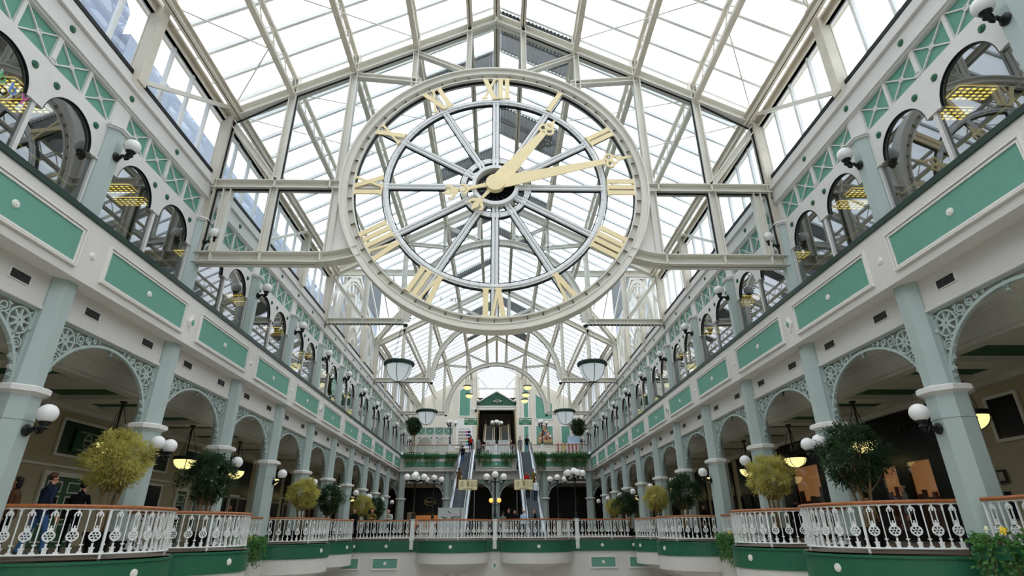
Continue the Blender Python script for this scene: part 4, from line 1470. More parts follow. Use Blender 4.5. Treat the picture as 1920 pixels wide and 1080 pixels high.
# white boards on the far balcony beside the middle lamp
for x, lab in ((-.62, 'left'), (.85, 'right')):
    o = MB().box(-.62, .62, -.04, .04, 0, 1.2).box(-.6, -.5, -.2, .2, 0, .05).box(.5, .6, -.2, .2, 0, .05).build('display_board', 'grey_board'); o.location = (x, 66, 8.95)
    o.location.z = 7.98
    o.scale = (1, 1, 1.75)
    tag(o, 'pale display board standing on the far balcony, %s of the middle lamp' % lab, 'board', 'pale boards by the middle lamp')
# far balcony railings, lamps, pedestals
for a, b, lab in ((-10.2, -5.3, 'far balcony railing between left wall and left pedestal'), (-4.95, -4.1, 'short far balcony railing left of the left escalator'), (-2.1, -.15, 'far balcony railing between left escalator and middle lamp'), (.15, 2.1, 'far balcony railing between middle lamp and right escalator'),
                  (4.1, 4.95, 'short far balcony railing right of the right escalator'), (5.3, 10.2, 'far balcony railing between right pedestal and right wall')):
    balustrade(path_line((a, YFAR), (b, YFAR)), 'white '+lab, 8.02, False, (True, True))
for x, lab, n in ((-5.12, 'left', 3), (0, 'middle', 5), (5.12, 'right', 3)):
    o = MB().box(-.12, .12, -.12, .12, 0, 1.06).box(-.16, .16, -.16, .16, 1.06, 1.1).build('pedestal', 'iron_white'); o.location = (x, YFAR, 8.02)
    tag(o, 'white pedestal in the far balcony railing under its %s lamp' % lab, 'post', 'far balcony pedestals')
    standard(x, YFAR, 9.12, 2.2, n, 'black globe lamp standard on the %s pedestal of the far balcony' % lab)
# ------- signs
def sign(name, label, cat, w_, h_, loc, m, lines, tm='white_paint', rot=0., wires=0., border=None):
    t = thing(name, label, cat, loc, rot)
    g = MB(); g.box(-w_/2, w_/2, -.03, .03, -h_/2, h_/2); g.build('board', m, t)
    if border:
        g = MB()
        for x0, x1, z0, z1 in ((-w_/2, w_/2, h_/2-.03, h_/2), (-w_/2, w_/2, -h_/2, -h_/2+.03), (-w_/2, -w_/2+.03, -h_/2, h_/2), (w_/2-.03, w_/2, -h_/2, h_/2)): g.box(x0, x1, -.035, -.03, z0, z1)
        g.build('border', border, t)
    for (tx, sz, x, z) in lines: text(tx, sz, tm, (x, -.036, z), (PI/2, 0, 0), 'lettering', t, .004)
    if wires:
        g = MB()
        for k in (-1, 1): g.tube([(k*w_*.4, 0, h_/2), (k*w_*.4, 0, h_/2+wires)], .012, 4)
        g.build('hanger', 'gasket', t)
    return t
def arrow(t, x, z, d, m='white_paint', k=1.):
    g = MB(); g.poly([(x+d*.2*k, z), (x, z+.12*k), (x, z+.05*k), (x-d*.18*k, z+.05*k), (x-d*.18*k, z-.05*k), (x, z-.05*k), (x, z-.12*k)], lambda u, v, e: (u, e, v), -.04, -.031)
    return g.build('arrow', m, t)
for x, lab in ((-3.05, 'left'), (3.45, 'right')):
    t = sign('hanging_sign', 'green SHOPS, BABY CHANGING and TOILETS sign hanging over the head of the %s escalator' % lab, 'sign', 1.5, .78, (x, 66, 12.25), 'sign_green', [('SHOPS', .25, 0, .22), ('BABY CHANGING', .17, 0, -.05), ('& TOILETS', .17, 0, -.27)], wires=7.0 if False else 5.0)
    arrow(t, -.55, .22, -1); arrow(t, .55, .22, 1)
t = sign('portal_sign', 'dark green TO CAR PARK ONLY sign in the middle of the pediment', 'sign', 1.33, .62, (.12, 76.36, 16.92), 'sign_dark', [('TO CAR', .17, 0, .19), ('PARK', .16, 0, .0), ('ONLY', .16, 0, -.19)])
arrow(t, -.42, 0, -1); arrow(t, .42, 0, 1)
for x, lab in ((-2.05, 'left'), (2.1, 'right')):
    t = sign('caution_sign', 'cream CAUTION board over the lower half of the %s escalator' % lab, 'sign', 1.42, .74, (x, 43.2, 3.55), 'sign_cream', [('CAUTION', .15, 0, -.28), ('PLEASE', .07, 0, .27)], 'text_dark', border='tan')
    g = MB()
    for cx in (-.55, -.1, .2, .5):
        for i in range(5): g.box(cx, cx+(.26 if i % 2 else .2), -.036, -.031, .18-.08*i, .2-.08*i)
    g.box(.0, .05, -.036, -.031, -.1, .2)
    g.build('small_print', 'text_dark', t)
    g = MB()
    for k in (-.5, .5): g.tube([(k, .03, -.37), (k, .03, -3.55)], .03, 6)
    g.build('support_pole', 'metal_silver', t)
t = sign('directory_board', 'white DIRECTORY board with grey rows and coloured squares on the end wall', 'sign', 2.25, 3.7, (-4.3, YEND-.12, 12.2), 'white_paint', [('DIRECTORY', .3, 0, .62)], 'text_grey')
for i, m in enumerate(('neon_pink', 'blue_sq', 'orange_sq', 'neon_green', 'neon_blue')):
    z = .25-.42*i
    g = MB(); g.box(-.8, .2, -.045, -.03, z-.14, z+.14); g.build('row', 'text_grey', t)
    g = MB(); g.box(.22, .46, -.045, -.03, z-.14, z+.14); g.build('colour_square', m, t)
    g = MB(); g.box(.48, .84, -.045, -.03, z-.14, z+.14); g.build('picture_square', 'navy', t)
# crest: generic heraldic relief
t = thing('wall_crest', 'pink and blue relief crest mounted on a green panel of the end wall', 'crest', (6.5, YEND-.1, 11.05))
rnd = random.Random(5)
g = MB(); g.poly([(-.95, 0), (.95, 0), (1.0, .5), (.7, 1.3), (.3, 1.6), (.25, 2.1), (0, 2.35), (-.25, 2.1), (-.3, 1.6), (-.7, 1.3), (-1.0, .5)], lambda u, v, d: (u, d, v), -.04, .05); g.build('base', 'tan', t)
for i in range(46):
    m = ['crest_pink', 'white_paint', 'crest_blue', 'brown_display', 'crest_pink'][i % 5]
    a = rnd.uniform(0, 2*PI); r = math.sqrt(rnd.random())
    x, z = .8*r*math.cos(a), .85+.7*r*math.sin(a)
    if i > 38: x, z = rnd.uniform(-.2, .2), rnd.uniform(1.6, 2.2)
    g = MB(); g.sphere((x, -.06, z), rnd.uniform(.07, .16), 8, 6, (1, .5, rnd.uniform(.6, 1.4))); g.build('carving', m, t)
# far nave pendants
for (x, y, lab) in ((-3.45, 64, 'nearer of the two left of the portal'), (-3.45, 68.4, 'farther of the two left of the portal'), (3.67, 64, 'nearest of the three right of the portal'), (3.67, 67.9, 'middle of the three right of the portal'), (3.67, 71.4, 'farthest of the three right of the portal')):
    t = thing('pendant_lamp', 'lit bowl pendant under the far roof, %s' % lab, 'pendant lamp', (x, y, 15.95), 0, 'high bowl pendants at the far end')
    put(pend_rim, 'rim', t); put(pend_bowl, 'bowl', t)
    g = MB()
    for a in range(3):
        th = 2*PI*a/3
        g.tube([(.42*math.cos(th), .42*math.sin(th), .1), (.2*math.cos(th), .2*math.sin(th), 4.3)], .014, 4)
    g.build('suspension_wires', 'gasket', t)
# camera and side lamps on the portal
for s in (-1, 1):
    wall_lamp(s*2.6, 76.1, 16.5, -PI/2, False, 'small black lamp with white globe at the %s end of the portal lintel' % ('left' if s < 0 else 'right'), 'portal lamps')
t = thing('security_camera', 'white dome security camera on a bracket left of the portal', 'camera', (-2.9, YEND-.1, 15.3))
MB().bar((-.6, -.2, .35), (.1, -.2, .1), .12, .12).build('arm', 'white_paint', t)
MB().sphere((.1, -.2, -.05), .2, 12, 8).build('dome', 'text_dark', t, True)

# ================================================================== SHOPS
def side_wall_panel(s, y0, y1, z0, z1, m, x=16.28, nm='wall_panel', par=None, fw=.1, fm='moulding'):
    xi = s*x
    a, b = sorted((xi, xi-s*.03))
    p = MB().box(a, b, y0, y1, z0, z1).build(nm, m, par)
    a, b = sorted((xi, xi-s*.07))
    g = MB(); g.box(a, b, y0-fw, y1+fw, z0-fw, z0); g.box(a, b, y0-fw, y1+fw, z1, z1+fw); g.box(a, b, y0-fw, y0, z0, z1); g.box(a, b, y1, y1+fw, z0, z1); g.build('panel_frame', fm, p)
    return p
wl_ = bpy.data.objects['wall_left_back']
wr_ = bpy.data.objects['wall_right_back']
for y0, y1 in ((15.6, 18.6), (21.4, 24.2), (26.6, 28.7), (30.3, 33.0)):
    side_wall_panel(-1, y0, y1, 3.2, 4.4, 'dark_green', par=wl_)
side_wall_panel(-1, 15.2, 17.9, .8, 2.5, 'dark_green', par=wl_)
side_wall_panel(-1, 27.4, 28.7, .9, 2.5, 'black_gloss', par=wl_)
side_wall_panel(-1, 32.0, 32.6, .1, 2.5, 'dark_green', par=wl_)
g = MB(); g.box(-16.3, -16.22, 0, 70, 2.72, 2.8); g.build('dado_rail', 'moulding', wl_)
def door(n, y0, y1, s=-1):
    d = struct('door_%d' % n, (s*16.28, (y0+y1)/2, 0), rz_of(s))
    hw = (y1-y0)/2
    MB().box(0, .05, -hw, hw, 0, 2.4).build('leaf', 'door_green', d)
    g = MB(); g.box(0, .1, -hw-.14, -hw, 0, 2.4); g.box(0, .1, hw, hw+.14, 0, 2.4); g.box(0, .12, -hw-.18, hw+.18, 2.4, 2.56); g.build('architrave', 'moulding', d)
    k = 2 if hw > .7 else 1
    for i in range(k):
        c = -hw+2*hw*(i+.5)/k
        ww = hw/k*.62
        for z0, z1, m in ((1.9, 2.2, 'door_green'), (.95, 1.7, 'black_gloss'), (.2, .75, 'door_green')):
            g = MB()
            for (a, b, c0, c1) in ((c-ww, c+ww, z0-.04, z0), (c-ww, c+ww, z1, z1+.04), (c-ww-.04, c-ww, z0-.04, z1+.04), (c+ww, c+ww+.04, z0-.04, z1+.04)): g.box(.05, .075, a, b, c0, c1)
            p = g.build('panel_bead', 'white_paint', d)
            if m == 'black_gloss': MB().box(.05, .06, c-ww, c+ww, z0, z1).build('door_glass', m, p)
    MB().sphere((.1, hw-.12 if k == 1 else .08, 1.05), .035, 8, 6).build('door_knob', 'brass_rail', d)
door(1, 21.3, 23.4); door(2, 30.2, 31.1); door(3, 36.2, 37.2)
t = thing('wall_sign', 'square dark green sign with a pale oval face emblem, on the left gallery back wall', 'sign', (-16.2, 22.75, 3.75), 0)
MB().box(0, .05, -.7, .7, -.42, .42).build('board', 'sign_dark', t)
g = MB(); g.ribbon(arcpts((0, 0), .21, 0, 2*PI, 20, .27)[:-1], .05, face, .05, .06, True); g.ribbon([(-.2, .06), (.2, .06)], .06, face, .05, .06); g.ribbon([(-.12, -.1), (0, -.16), (.12, -.1)], .04, face, .05, .06); g.build('emblem', 'text_grey', t)
g = MB()
for i in range(9): g.box(.05, .056, -.5+.11*i, -.43+.11*i, .31, .36); g.box(.05, .056, -.5+.11*i, -.42+.11*i, -.36, -.3)
g.build('small_print', 'text_grey', t)
text('TP', .2, 'sign_green', (-16.2, 22.6, 2.95), (PI/2, 0, PI/2), 'wall_lettering')
tag(bpy.data.objects['wall_lettering'], 'small green letters TP on the cream wall above the green double doors', 'lettering')
# left shops farther on
for i, (y0, y1) in enumerate(((34.4, 38.6), (39.6, 44.2), (45.2, 49.4), (50.2, 54.4), (55.2, 60))):
    t = thing('shopfront', 'dark glazed shopfront on the left gallery, %s after the green doors' % ORD[i], 'shopfront', (-16.25, (y0+y1)/2, 0), 0, 'left gallery shopfronts')
    hw = (y1-y0)/2
    MB().box(0, .06, -hw, hw, 2.4, 4.6).build('fascia', 'black_gloss', t)
    MB().box(0, .05, -hw, hw, 0, 2.4).build('glazing', 'black_gloss', t)
    g = MB()
    for y in (-hw, -hw/3, hw/3, hw): g.box(.04, .12, y-.05, y+.05, 0, 2.4)
    g.box(.04, .12, -hw, hw, 2.34, 2.44); g.build('frame', 'text_grey', t)
# the black shop on the right
t = thing('shopfront', 'tall black shopfront lettered BERTONI on the right gallery', 'shopfront', (16.2, 26.4, 0), PI)
hw = 6.5
g = MB()
op = [(-4.2, -1.75, .35, 3.4), (2.9, 3.85, .35, 2.75), (4.5, 5.75, .35, 2.8)]   # openings in local y (local y = 26.4 - Y)
ys = -hw
for a, b, z0, z1 in op:
    g.box(0, .12, ys, a, 0, 4.86); g.box(0, .12, a, b, z1, 4.86); g.box(0, .12, a, b, 0, z0); ys = b
g.box(0, .12, ys, hw, 0, 4.86)
g.build('facade', 'black_gloss', t)
for a, b, z0, z1 in op:
    g = MB(); g.box(-.09, -.05, a-.1, b+.1, z0, z1); bk = g.build('display_back', 'shop_orange', t)
    g = MB()
    rnd = random.Random(int(a*10))
    for i in range(5):
        u = a+(b-a)*(i+.5)/5
        g.box(-.05, .0, u-(b-a)*.09, u+(b-a)*.09, z0, z0+(z1-z0)*rnd.uniform(.45, .72))
    g.build('display_goods', 'brown_display', bk)
    o = MB().add([(.1, a, z0), (.1, b, z0), (.1, b, z1), (.1, a, z1)], [(0,1,2,3)]).build('glass_pane', 'clear_glass', t)
text('BERTONI', .46, 'text_grey', (16.04, 29.35, 4.42), (PI/2, 0, -PI/2), 'lettering_tmp')
text('NEON', .34, 'text_grey', (16.04, 29.3, 3.86), (PI/2, 0, -PI/2), 'lettering_tmp2')
text('BERTONI', .34, 'text_dark', (16.04, 21.1, 4.05), (PI/2, 0, -PI/2), 'lettering_tmp3')
for nmx in ('lettering_tmp', 'lettering_tmp2', 'lettering_tmp3'):
    o = bpy.data.objects[nmx]; o.parent = t; o.matrix_parent_inverse = Matrix.Translation((16.2, 26.4, 0)).to_4x4().inverted() if False else (Matrix.Translation((16.2, 26.4, 0)) @ Matrix.Rotation(PI, 4, 'Z')).inverted(); o.name = 'lettering'
for y0, y1 in ((16.55, 17.6), (18.3, 19.2), (13.6, 15.6)): side_wall_panel(1, y0, y1, 3.05, 4.3, 'black_gloss', par=wr_)
t = thing('notice_board', 'small framed notice with dark border on the cream wall, right of the nearest right column', 'notice', (16.24, 18.2, 1.95), PI)
MB().box(0, .04, -.42, .42, -.2, .2).build('frame', 'text_dark', t); g = MB(); g.box(.04, .05, -.34, .34, -.13, .13); g.build('sheet', 'text_grey', t); MB().box(.05, .055, -.14, .14, -.1, .1).build('picture', 'text_dark', t)
o = MB().box(-.04, 0, -.3, .3, -.4, .4).build('poster', 'navy'); o.location = (16.26, 18.2, 1.1); tag(o, 'plain dark blue poster low on the right wall under the framed notice', 'poster')
for i, (y0, y1) in enumerate(((33.6, 38), (39, 43.4), (44.4, 48.6), (49.6, 54), (55, 60))):
    t = thing('shopfront', 'dark glazed shopfront on the right gallery, %s past the black lettered shop' % ORD[i], 'shopfront', (16.25, (y0+y1)/2, 0), PI, 'right gallery shopfronts')
    hw = (y1-y0)/2
    MB().box(0, .06, -hw, hw, 2.4, 4.8).build('fascia', 'black_gloss', t)
    MB().box(0, .05, -hw, hw, 0, 2.4).build('glazing', 'black_gloss', t)
    g = MB()
    for y in (-hw, -hw/3, hw/3, hw): g.box(.04, .12, y-.05, y+.05, 0, 2.4)
    g.box(.04, .12, -hw, hw, 2.34, 2.44)
    g.build('frame', 'text_dark', t)
# shop under the far balcony with an oval sign
t = thing('shopfront', 'black shopfront with small oval yellow sign and warm lit display under the far balcony', 'shopfront', (-7.8, 69.6, 0), 0)
MB().box(-2.6, 2.6, 0, .2, 2.4, 4.9).build('fascia', 'black_gloss', t)
g = MB(); g.ring((0, 0, 3.55), 0, .72, -.04, 0, 28)
g.v = [(x, y, 3.55+(z-3.55)*.62) for x, y, z in g.v]; o = g.build('oval', 'logo_yellow', t)
g = MB(); g.ring((0, 0, 3.55), 0, .66, -.05, -.04, 28); g.v = [(x, y, 3.55+(z-3.55)*.6) for x, y, z in g.v]; g.build('oval_field', 'black_gloss', o)
text('Boots', .47, 'logo_yellow', (0, -.06, 3.54), (PI/2, 0, 0), 'lettering', t, .004)
MB().box(-1.6, 1.6, .05, .1, .4, 2.05).build('display_back', 'shop_orange', t)
g = MB()
for i in range(6): g.box(-1.5+.52*i, -1.1+.52*i, 0, .06, .3, 1.0+.35*((i*7) % 3)/2)
g.build('display_goods', 'brown_display', t)
MB().box(-2.6, -1.7, 0, .1, 0, 2.4).build('pier', 'cream_wall', t)
t = thing('shopfront', 'dark shopfront with a brown counter, right under the far balcony', 'shopfront', (7.6, 69.6, 0), 0)
MB().box(-2.6, 2.6, 0, .2, 2.5, 4.9).build('fascia', 'shop_dark', t)
MB().box(-1.4, .2, -.3, .1, 0, 1.6).build('counter', 'brown_display', t)
# unseen warm point lamp added in front of the far shop's display
lamp(-7.8, 68.4, 1.9, 10, (1, .55, .2))
# upper gallery: ceiling lights, brass rail, coloured lettering
g = MB(); g.box(-.02, .02, 0, 0.01, 0, .01)
g = MB()
for j in (-1, 1): g.box(-.55, .55, j*.42-.24, j*.42+.24, -.03, 0)
cl_me = g.mesh('tubes', 'tube_light')
g = MB()
for j in (-1, 1):
    for i in range(7): g.box(-.56+1.12*i/6-.015, -.56+1.12*i/6+.015, j*.42-.25, j*.42+.25, -.07, -.02)
    for i in range(5): g.box(-.56, .56, j*.42-.25+.5*i/4-.012, j*.42-.25+.5*i/4+.012, -.07, -.02)
clf_me = g.mesh('louvre', 'text_grey')
for s, nm in SIDES:
    for i in range(0, 7):
        y = (12.0 if s > 0 else 12.2)+BAY*i
        t = thing('ceiling_light', 'yellow fluorescent louvre light behind the upper %s windows, %s from the camera' % (nm, ORD[i]), 'ceiling light', (s*13.5, y, 11.74), 0, 'louvre lights of the upper galleries')
        put(cl_me, 'tubes', t); put(clf_me, 'louvre', t)
    g = MB(); g.tube([(s*11.45, 1, 9.05), (s*11.45, 60, 9.05)], .035, 6); g.tube([(s*11.45, 1, 8.7), (s*11.45, 60, 8.7)], .012, 4); g.tube([(s*11.45, 1, 9.3), (s*11.45, 60, 9.3)], .012, 4)
    tag(g.build('guard_rail', 'brass_rail'), 'yellow guard rail running inside the upper %s windows' % nm, 'rail', 'upper guard rails')
t = thing('window_lettering', 'multicoloured Hobby letters stuck on the nearest upper left window', 'sign', (-10.93, 9.5, 9.72), 0)
for i, (chh, m) in enumerate(zip('Hobby', ('neon_orange', 'neon_green', 'neon_green', 'neon_blue', 'neon_pink'))):
    a = text(chh, .46, 'white_paint', (.012, -.62+.31*i, .02*(-1)**i), (PI/2, 0, PI/2), 'letter', t, .006)
    text(chh, .4, m, (.026, -.62+.31*i, .02*(-1)**i+.0), (PI/2, 0, PI/2), 'letter_face', t, .006)
# round sign in an upper left window, red banner in an upper right window
t = thing('window_sign', 'round pale green sign in an upper left window beyond the clock', 'sign', (-10.9, 36.6, 9.3), 0)
g = MB(); g.ring((0, 0, 0), 0, .55, -.02, .02, 28); g.v = [(y, x, z) for x, y, z in g.v]; g.build('disc', 'panel_green', t)
g = MB(); g.ribbon(arcpts((0, 0), .48, 0, 2*PI, 24)[:-1], .03, face, .02, .03, True)
for z in (-.1, .05, .2): g.ribbon([(-.3, z), (.3, z)], .05, face, .02, .03)
g.build('print', 'white_paint', t)
o = MB().box(-.03, .03, -1.6, 1.6, -.3, .3).build('banner', 'red'); o.location = (12.2, 43.2, 9.7); tag(o, 'red banner hanging inside the upper right windows beyond the clock', 'banner')
for s, nm in SIDES:
    for i, y in enumerate((35.4, 40.4, 45.4, 50.4)):
        t = thing('pendant_lamp', 'lit bowl pendant glimpsed inside the upper %s windows, %s beyond the second gable frame' % (nm, ORD[i]), 'pendant lamp', (s*13.2, y, 10.5), 0, 'bowl pendants of the upper galleries')
        put(pend_rim, 'rim', t); put(pend_bowl, 'bowl', t)
        g = MB(); g.tube([(0, 0, .1), (0, 0, 1.25)], .03, 6)
        for a in range(3): g.tube([(0, 0, 1.2), (.44*math.cos(2.1*a), .44*math.sin(2.1*a), .14)], .012, 4)
        g.build('stem', 'black_iron', t)
    t = thing('slatted_tower', 'grey tower with slatted top outside, seen beyond the %s fan window' % nm, 'building', (s*14.6, 60, 0), rz_of(s))
    MB().box(-3.0, -.15, -3.6, 4, 12.3, 24).build('shaft', 'outside_wall', t)
    g = MB(); g.box(-3.0, -.15, -3.6, 4, 24, 28.6)
    for i in range(20): g.box(-3.1, 0, -3.7, 4.1, 24.1+.225*i, 24.2+.225*i)
    g.build('slatted_top', 'corrugated', t)
# outside: neighbouring blocks seen through the left clerestory
t = thing('neighbour_building', 'grey blue stepped building outside the left clerestory windows', 'building', (-22, 20, 0), 0)
MB().box(-4, 4, 0, 40, 0, 22.9).build('long_block', 'outside_wall', t)
MB().box(-4, 3.6, -5, 0, 0, 24.3).build('stair_tower', 'outside_roof', t)
g = MB(); g.poly([(-5, 24.3), (-1.5, 25.6), (0, 24.3)], lambda u, v, d: (d, u, v), -4, 3.6); g.poly([(0, 22.9), (40, 22.9), (40, 23.3), (12, 23.6), (4, 24.0)], lambda u, v, d: (d, u, v), -2, 3.0); g.build('roof', 'outside_roof', t)
MB().box(-4, 4, -30, -5, 0, 23.2).build('near_block', 'outside_wall', t)

# ================================================================== PLANTS
def leaf(g, p, d, L, wd, rnd):
    d = d.normalized()
    up = Vector((rnd.uniform(-.5, .5), rnd.uniform(-.5, .5), 1))
    a = d.cross(up)
    if a.length < 1e-3: a = d.cross(Vector((1, 0, 0)))
    a.normalize()
    n = a.cross(d)
    m = p+d*L*.45
    e = p+d*L-n*L*.12
    g.add([p, m+a*wd/2+n*wd*.2, e, m-a*wd/2+n*wd*.2], [(0, 1, 2), (0, 2, 3)])
def tree_meshes(seed, R, Hc, Hcrown, leafm, lw, tuft):
    # R crown radius, Hc centre height, Hcrown half height
    rnd = random.Random(seed)
    g = MB(); gb = MB()
    tips = []
    for i in range(tuft):
        th = 2.4*i+rnd.uniform(-.5, .5); z = -.85+1.85*(i+.5)/tuft
        q = math.sqrt(max(.05, 1-.9*z*z))*(.62+.38*min(1, (z+1)))*rnd.uniform(.8, 1.12)
        rr = rnd.uniform(.55, 1.05)*(.72 if i % 3 == 0 else 1)
        tips.append(Vector((R*rr*q*math.cos(th), R*rr*q*math.sin(th), Hc+Hcrown*z*rnd.uniform(.75, 1.1))))
    for t in tips:
        c0 = Vector((0, 0, Hc-.4*Hcrown))
        out = (t-c0).normalized()
        cr = rnd.uniform(.2, .33)*R
        for j in range(int(115*cr/.2)):
            v = Vector((rnd.gauss(0, 1), rnd.gauss(0, 1), rnd.gauss(.2, .7)))
            v.normalize()
            p = t+v*cr*rnd.uniform(.2, 1)
            d = v+out*.5+Vector((rnd.gauss(0, .4), rnd.gauss(0, .4), rnd.gauss(-.1, .4)))
            leaf(g, p, d, rnd.uniform(.08, .16), lw*rnd.uniform(.8, 1.2), rnd)
    nst = 5
    for k in range(nst):
        th = 2*PI*k/nst+rnd.uniform(-.4, .4)
        b = Vector((.09*math.cos(th), .09*math.sin(th), .35))
        m = Vector((.2*math.cos(th+.3), .2*math.sin(th+.3), Hc-Hcrown*1.1))
        top = Vector((R*.45*math.cos(th+.2), R*.45*math.sin(th+.2), Hc))
        gb.tube([b, (b+m)/2+Vector((.03, -.02, 0)), m, (m+top)/2, top], [.045, .04, .035, .028, .015], 6)
        for t in rnd.sample(tips, 5):
            gb.tube([m, (m+t)/2+Vector((0, 0, -.05)), t], [.02, .013, .006], 4)
    gp = MB(); gp.lathe([(.24, 0), (.34, .42), (.37, .42), (.37, .5), (.31, .5), (.29, .44), (.0, .44)], 20)
    return gp.mesh('pot', 'black_gloss', True), gb.mesh('stems', 'bark', True), g.mesh('foliage', leafm)
TREES = {'yellow': tree_meshes(3, .82, 2.2, .72, 'leaf_yellow', .034, 46), 'dark': tree_meshes(9, .9, 2.2, .8, 'leaf_dark', .04, 46),
         'topiary': tree_meshes(12, 1.0, 3.3, .95, 'leaf_dark', .05, 60)}
def tree(kind, x, y, z, label, rz=0., sc=1.):
    t = thing('potted_tree', label, 'plant', (x, y, z), rz, 'potted trees along the balconies')
    for me, nmx in zip(TREES[kind], ('pot', 'stems', 'foliage')): put(me, nmx, t)
    t.scale = (sc, sc, sc)
for s, nm in SIDES:
    seq = ['yellow', 'dark'] if s < 0 else ['dark', 'yellow']
    for i, (y, kd) in enumerate(((15.3, 0), (20.3, 1), (30.3, 0), (35.3, 1), (45.3, 0), (50.3, 1))):
        kind = seq[kd]
        wd = ['in the nearest bow', 'in the second bow', 'in the third bow', 'in the fourth bow', 'past the bridge', 'farthest past the bridge'][i]
        tree(kind, s*(9.85 if y < 40 else 10.2), y, 0, '%s bushy potted tree %s of the %s gallery' % ('yellow-leaved' if kind == 'yellow' else 'dark green', wd, nm), i*1.3+s, 1. if i % 2 == 0 else .97)
tree('topiary', -9.4, 63.6, 7.98, 'dark round-headed potted tree on the far balcony behind left railing', .5)
tree('topiary', 9.55, 64.7, 7.98, 'dark round-headed potted tree on the far balcony behind right railing', 2.)
def ivy(g, gs, x0, x1, zt, drop, depth, n, rnd, axis='x', y=0., flip=1):
    for i in range(n):
        u = rnd.uniform(x0, x1)
        L = drop*rnd.random()**1.7
        p = Vector((u, y-flip*rnd.uniform(0, depth), zt+rnd.uniform(-.02, .22)))
        k = max(1, int(L/.07))
        for j in range(k):
            q = p+Vector((rnd.gauss(0, .05), rnd.gauss(0, .04)-flip*.03, -L*j/k))
            leaf(g, q, Vector((rnd.gauss(0, .6), -flip*abs(rnd.gauss(.5, .4)), rnd.gauss(-.3, .6))), rnd.uniform(.08, .15), rnd.uniform(.07, .11), rnd)
        if L > drop*.4: gs.tube([p, p+Vector((rnd.gauss(0, .05), -flip*.03, -L))], .006, 3)
def planter(loc, rz, w_, drop, n, label, seed, flowers=0, light=False):
    t = thing('ivy_planter', label, 'plant', loc, rz, 'ivy planters on the balcony fronts')
    rnd = random.Random(seed)
    g = MB(); g.box(-w_/2, w_/2, -.32, -.02, -.22, .02); g.box(-w_/2+.03, w_/2-.03, -.29, -.05, .02, .03); g.build('trough', 'band_green', t)
    g, gs = MB(), MB()
    ivy(g, gs, -w_/2, w_/2, .06, drop, .3, n, rnd, y=-.06)
    g.build('ivy_leaves', 'leaf_light' if light else 'leaf_ivy', t); gs.build('ivy_stems', 'bark', t)
    for i in range(flowers):
        c = Vector((rnd.uniform(-w_*.45, w_*.45), rnd.uniform(-.38, -.1), rnd.uniform(.15, .36)))
        g = MB()
        for k in range(6):
            th = 2*PI*k/6
            leaf(g, c, Vector((math.cos(th), math.sin(th)*.6-.5, math.sin(th)+.1)), .1, .07, rnd)
        g.sphere(c+Vector((0, -.03, 0)), .03, 6, 4)
        g.build('flower', 'petal_yellow' if i % 3 else 'petal_white', t)
for i, (x, w_, lab) in enumerate(((-9.1, 1.9, 'leftmost, by the left wall'), (-7.0, 1.8, 'between left wall and left pedestal'), (-4.75, 1.5, 'beside the left escalator head'), (-1.25, 1.5, 'left of the middle lamp'), (1.25, 1.5, 'right of the middle lamp'), (4.75, 1.6, 'beside the right escalator head'), (7.0, 2.1, 'under the red striped stall'), (9.1, 2.0, 'rightmost, by the right wall'))):
    planter((x, YFAR-.16, 8.0), 0, w_, 1.6 if x < 4 else 2.0, 70 if x < 4 else 130, 'trailing ivy planter on the far balcony front, %s' % lab, 20+i, 0 if abs(x) < 3 else 3)
for s, nm in SIDES:   # planters on the straight rail bays
    r = PI/2 if s < 0 else -PI/2
    planter((s*10.5, 25.4, .02), r, 3.6, 1.25, 230, 'ivy planter hanging below the straight railing between bows, %s gallery' % nm, 40+s, 3)
    if s > 0: planter((s*10.5, 10.9, .1), r, 3.4, 1.0, 260, 'leafy planter with yellow and white flowers nearest the camera on the right', 50+s, 9)

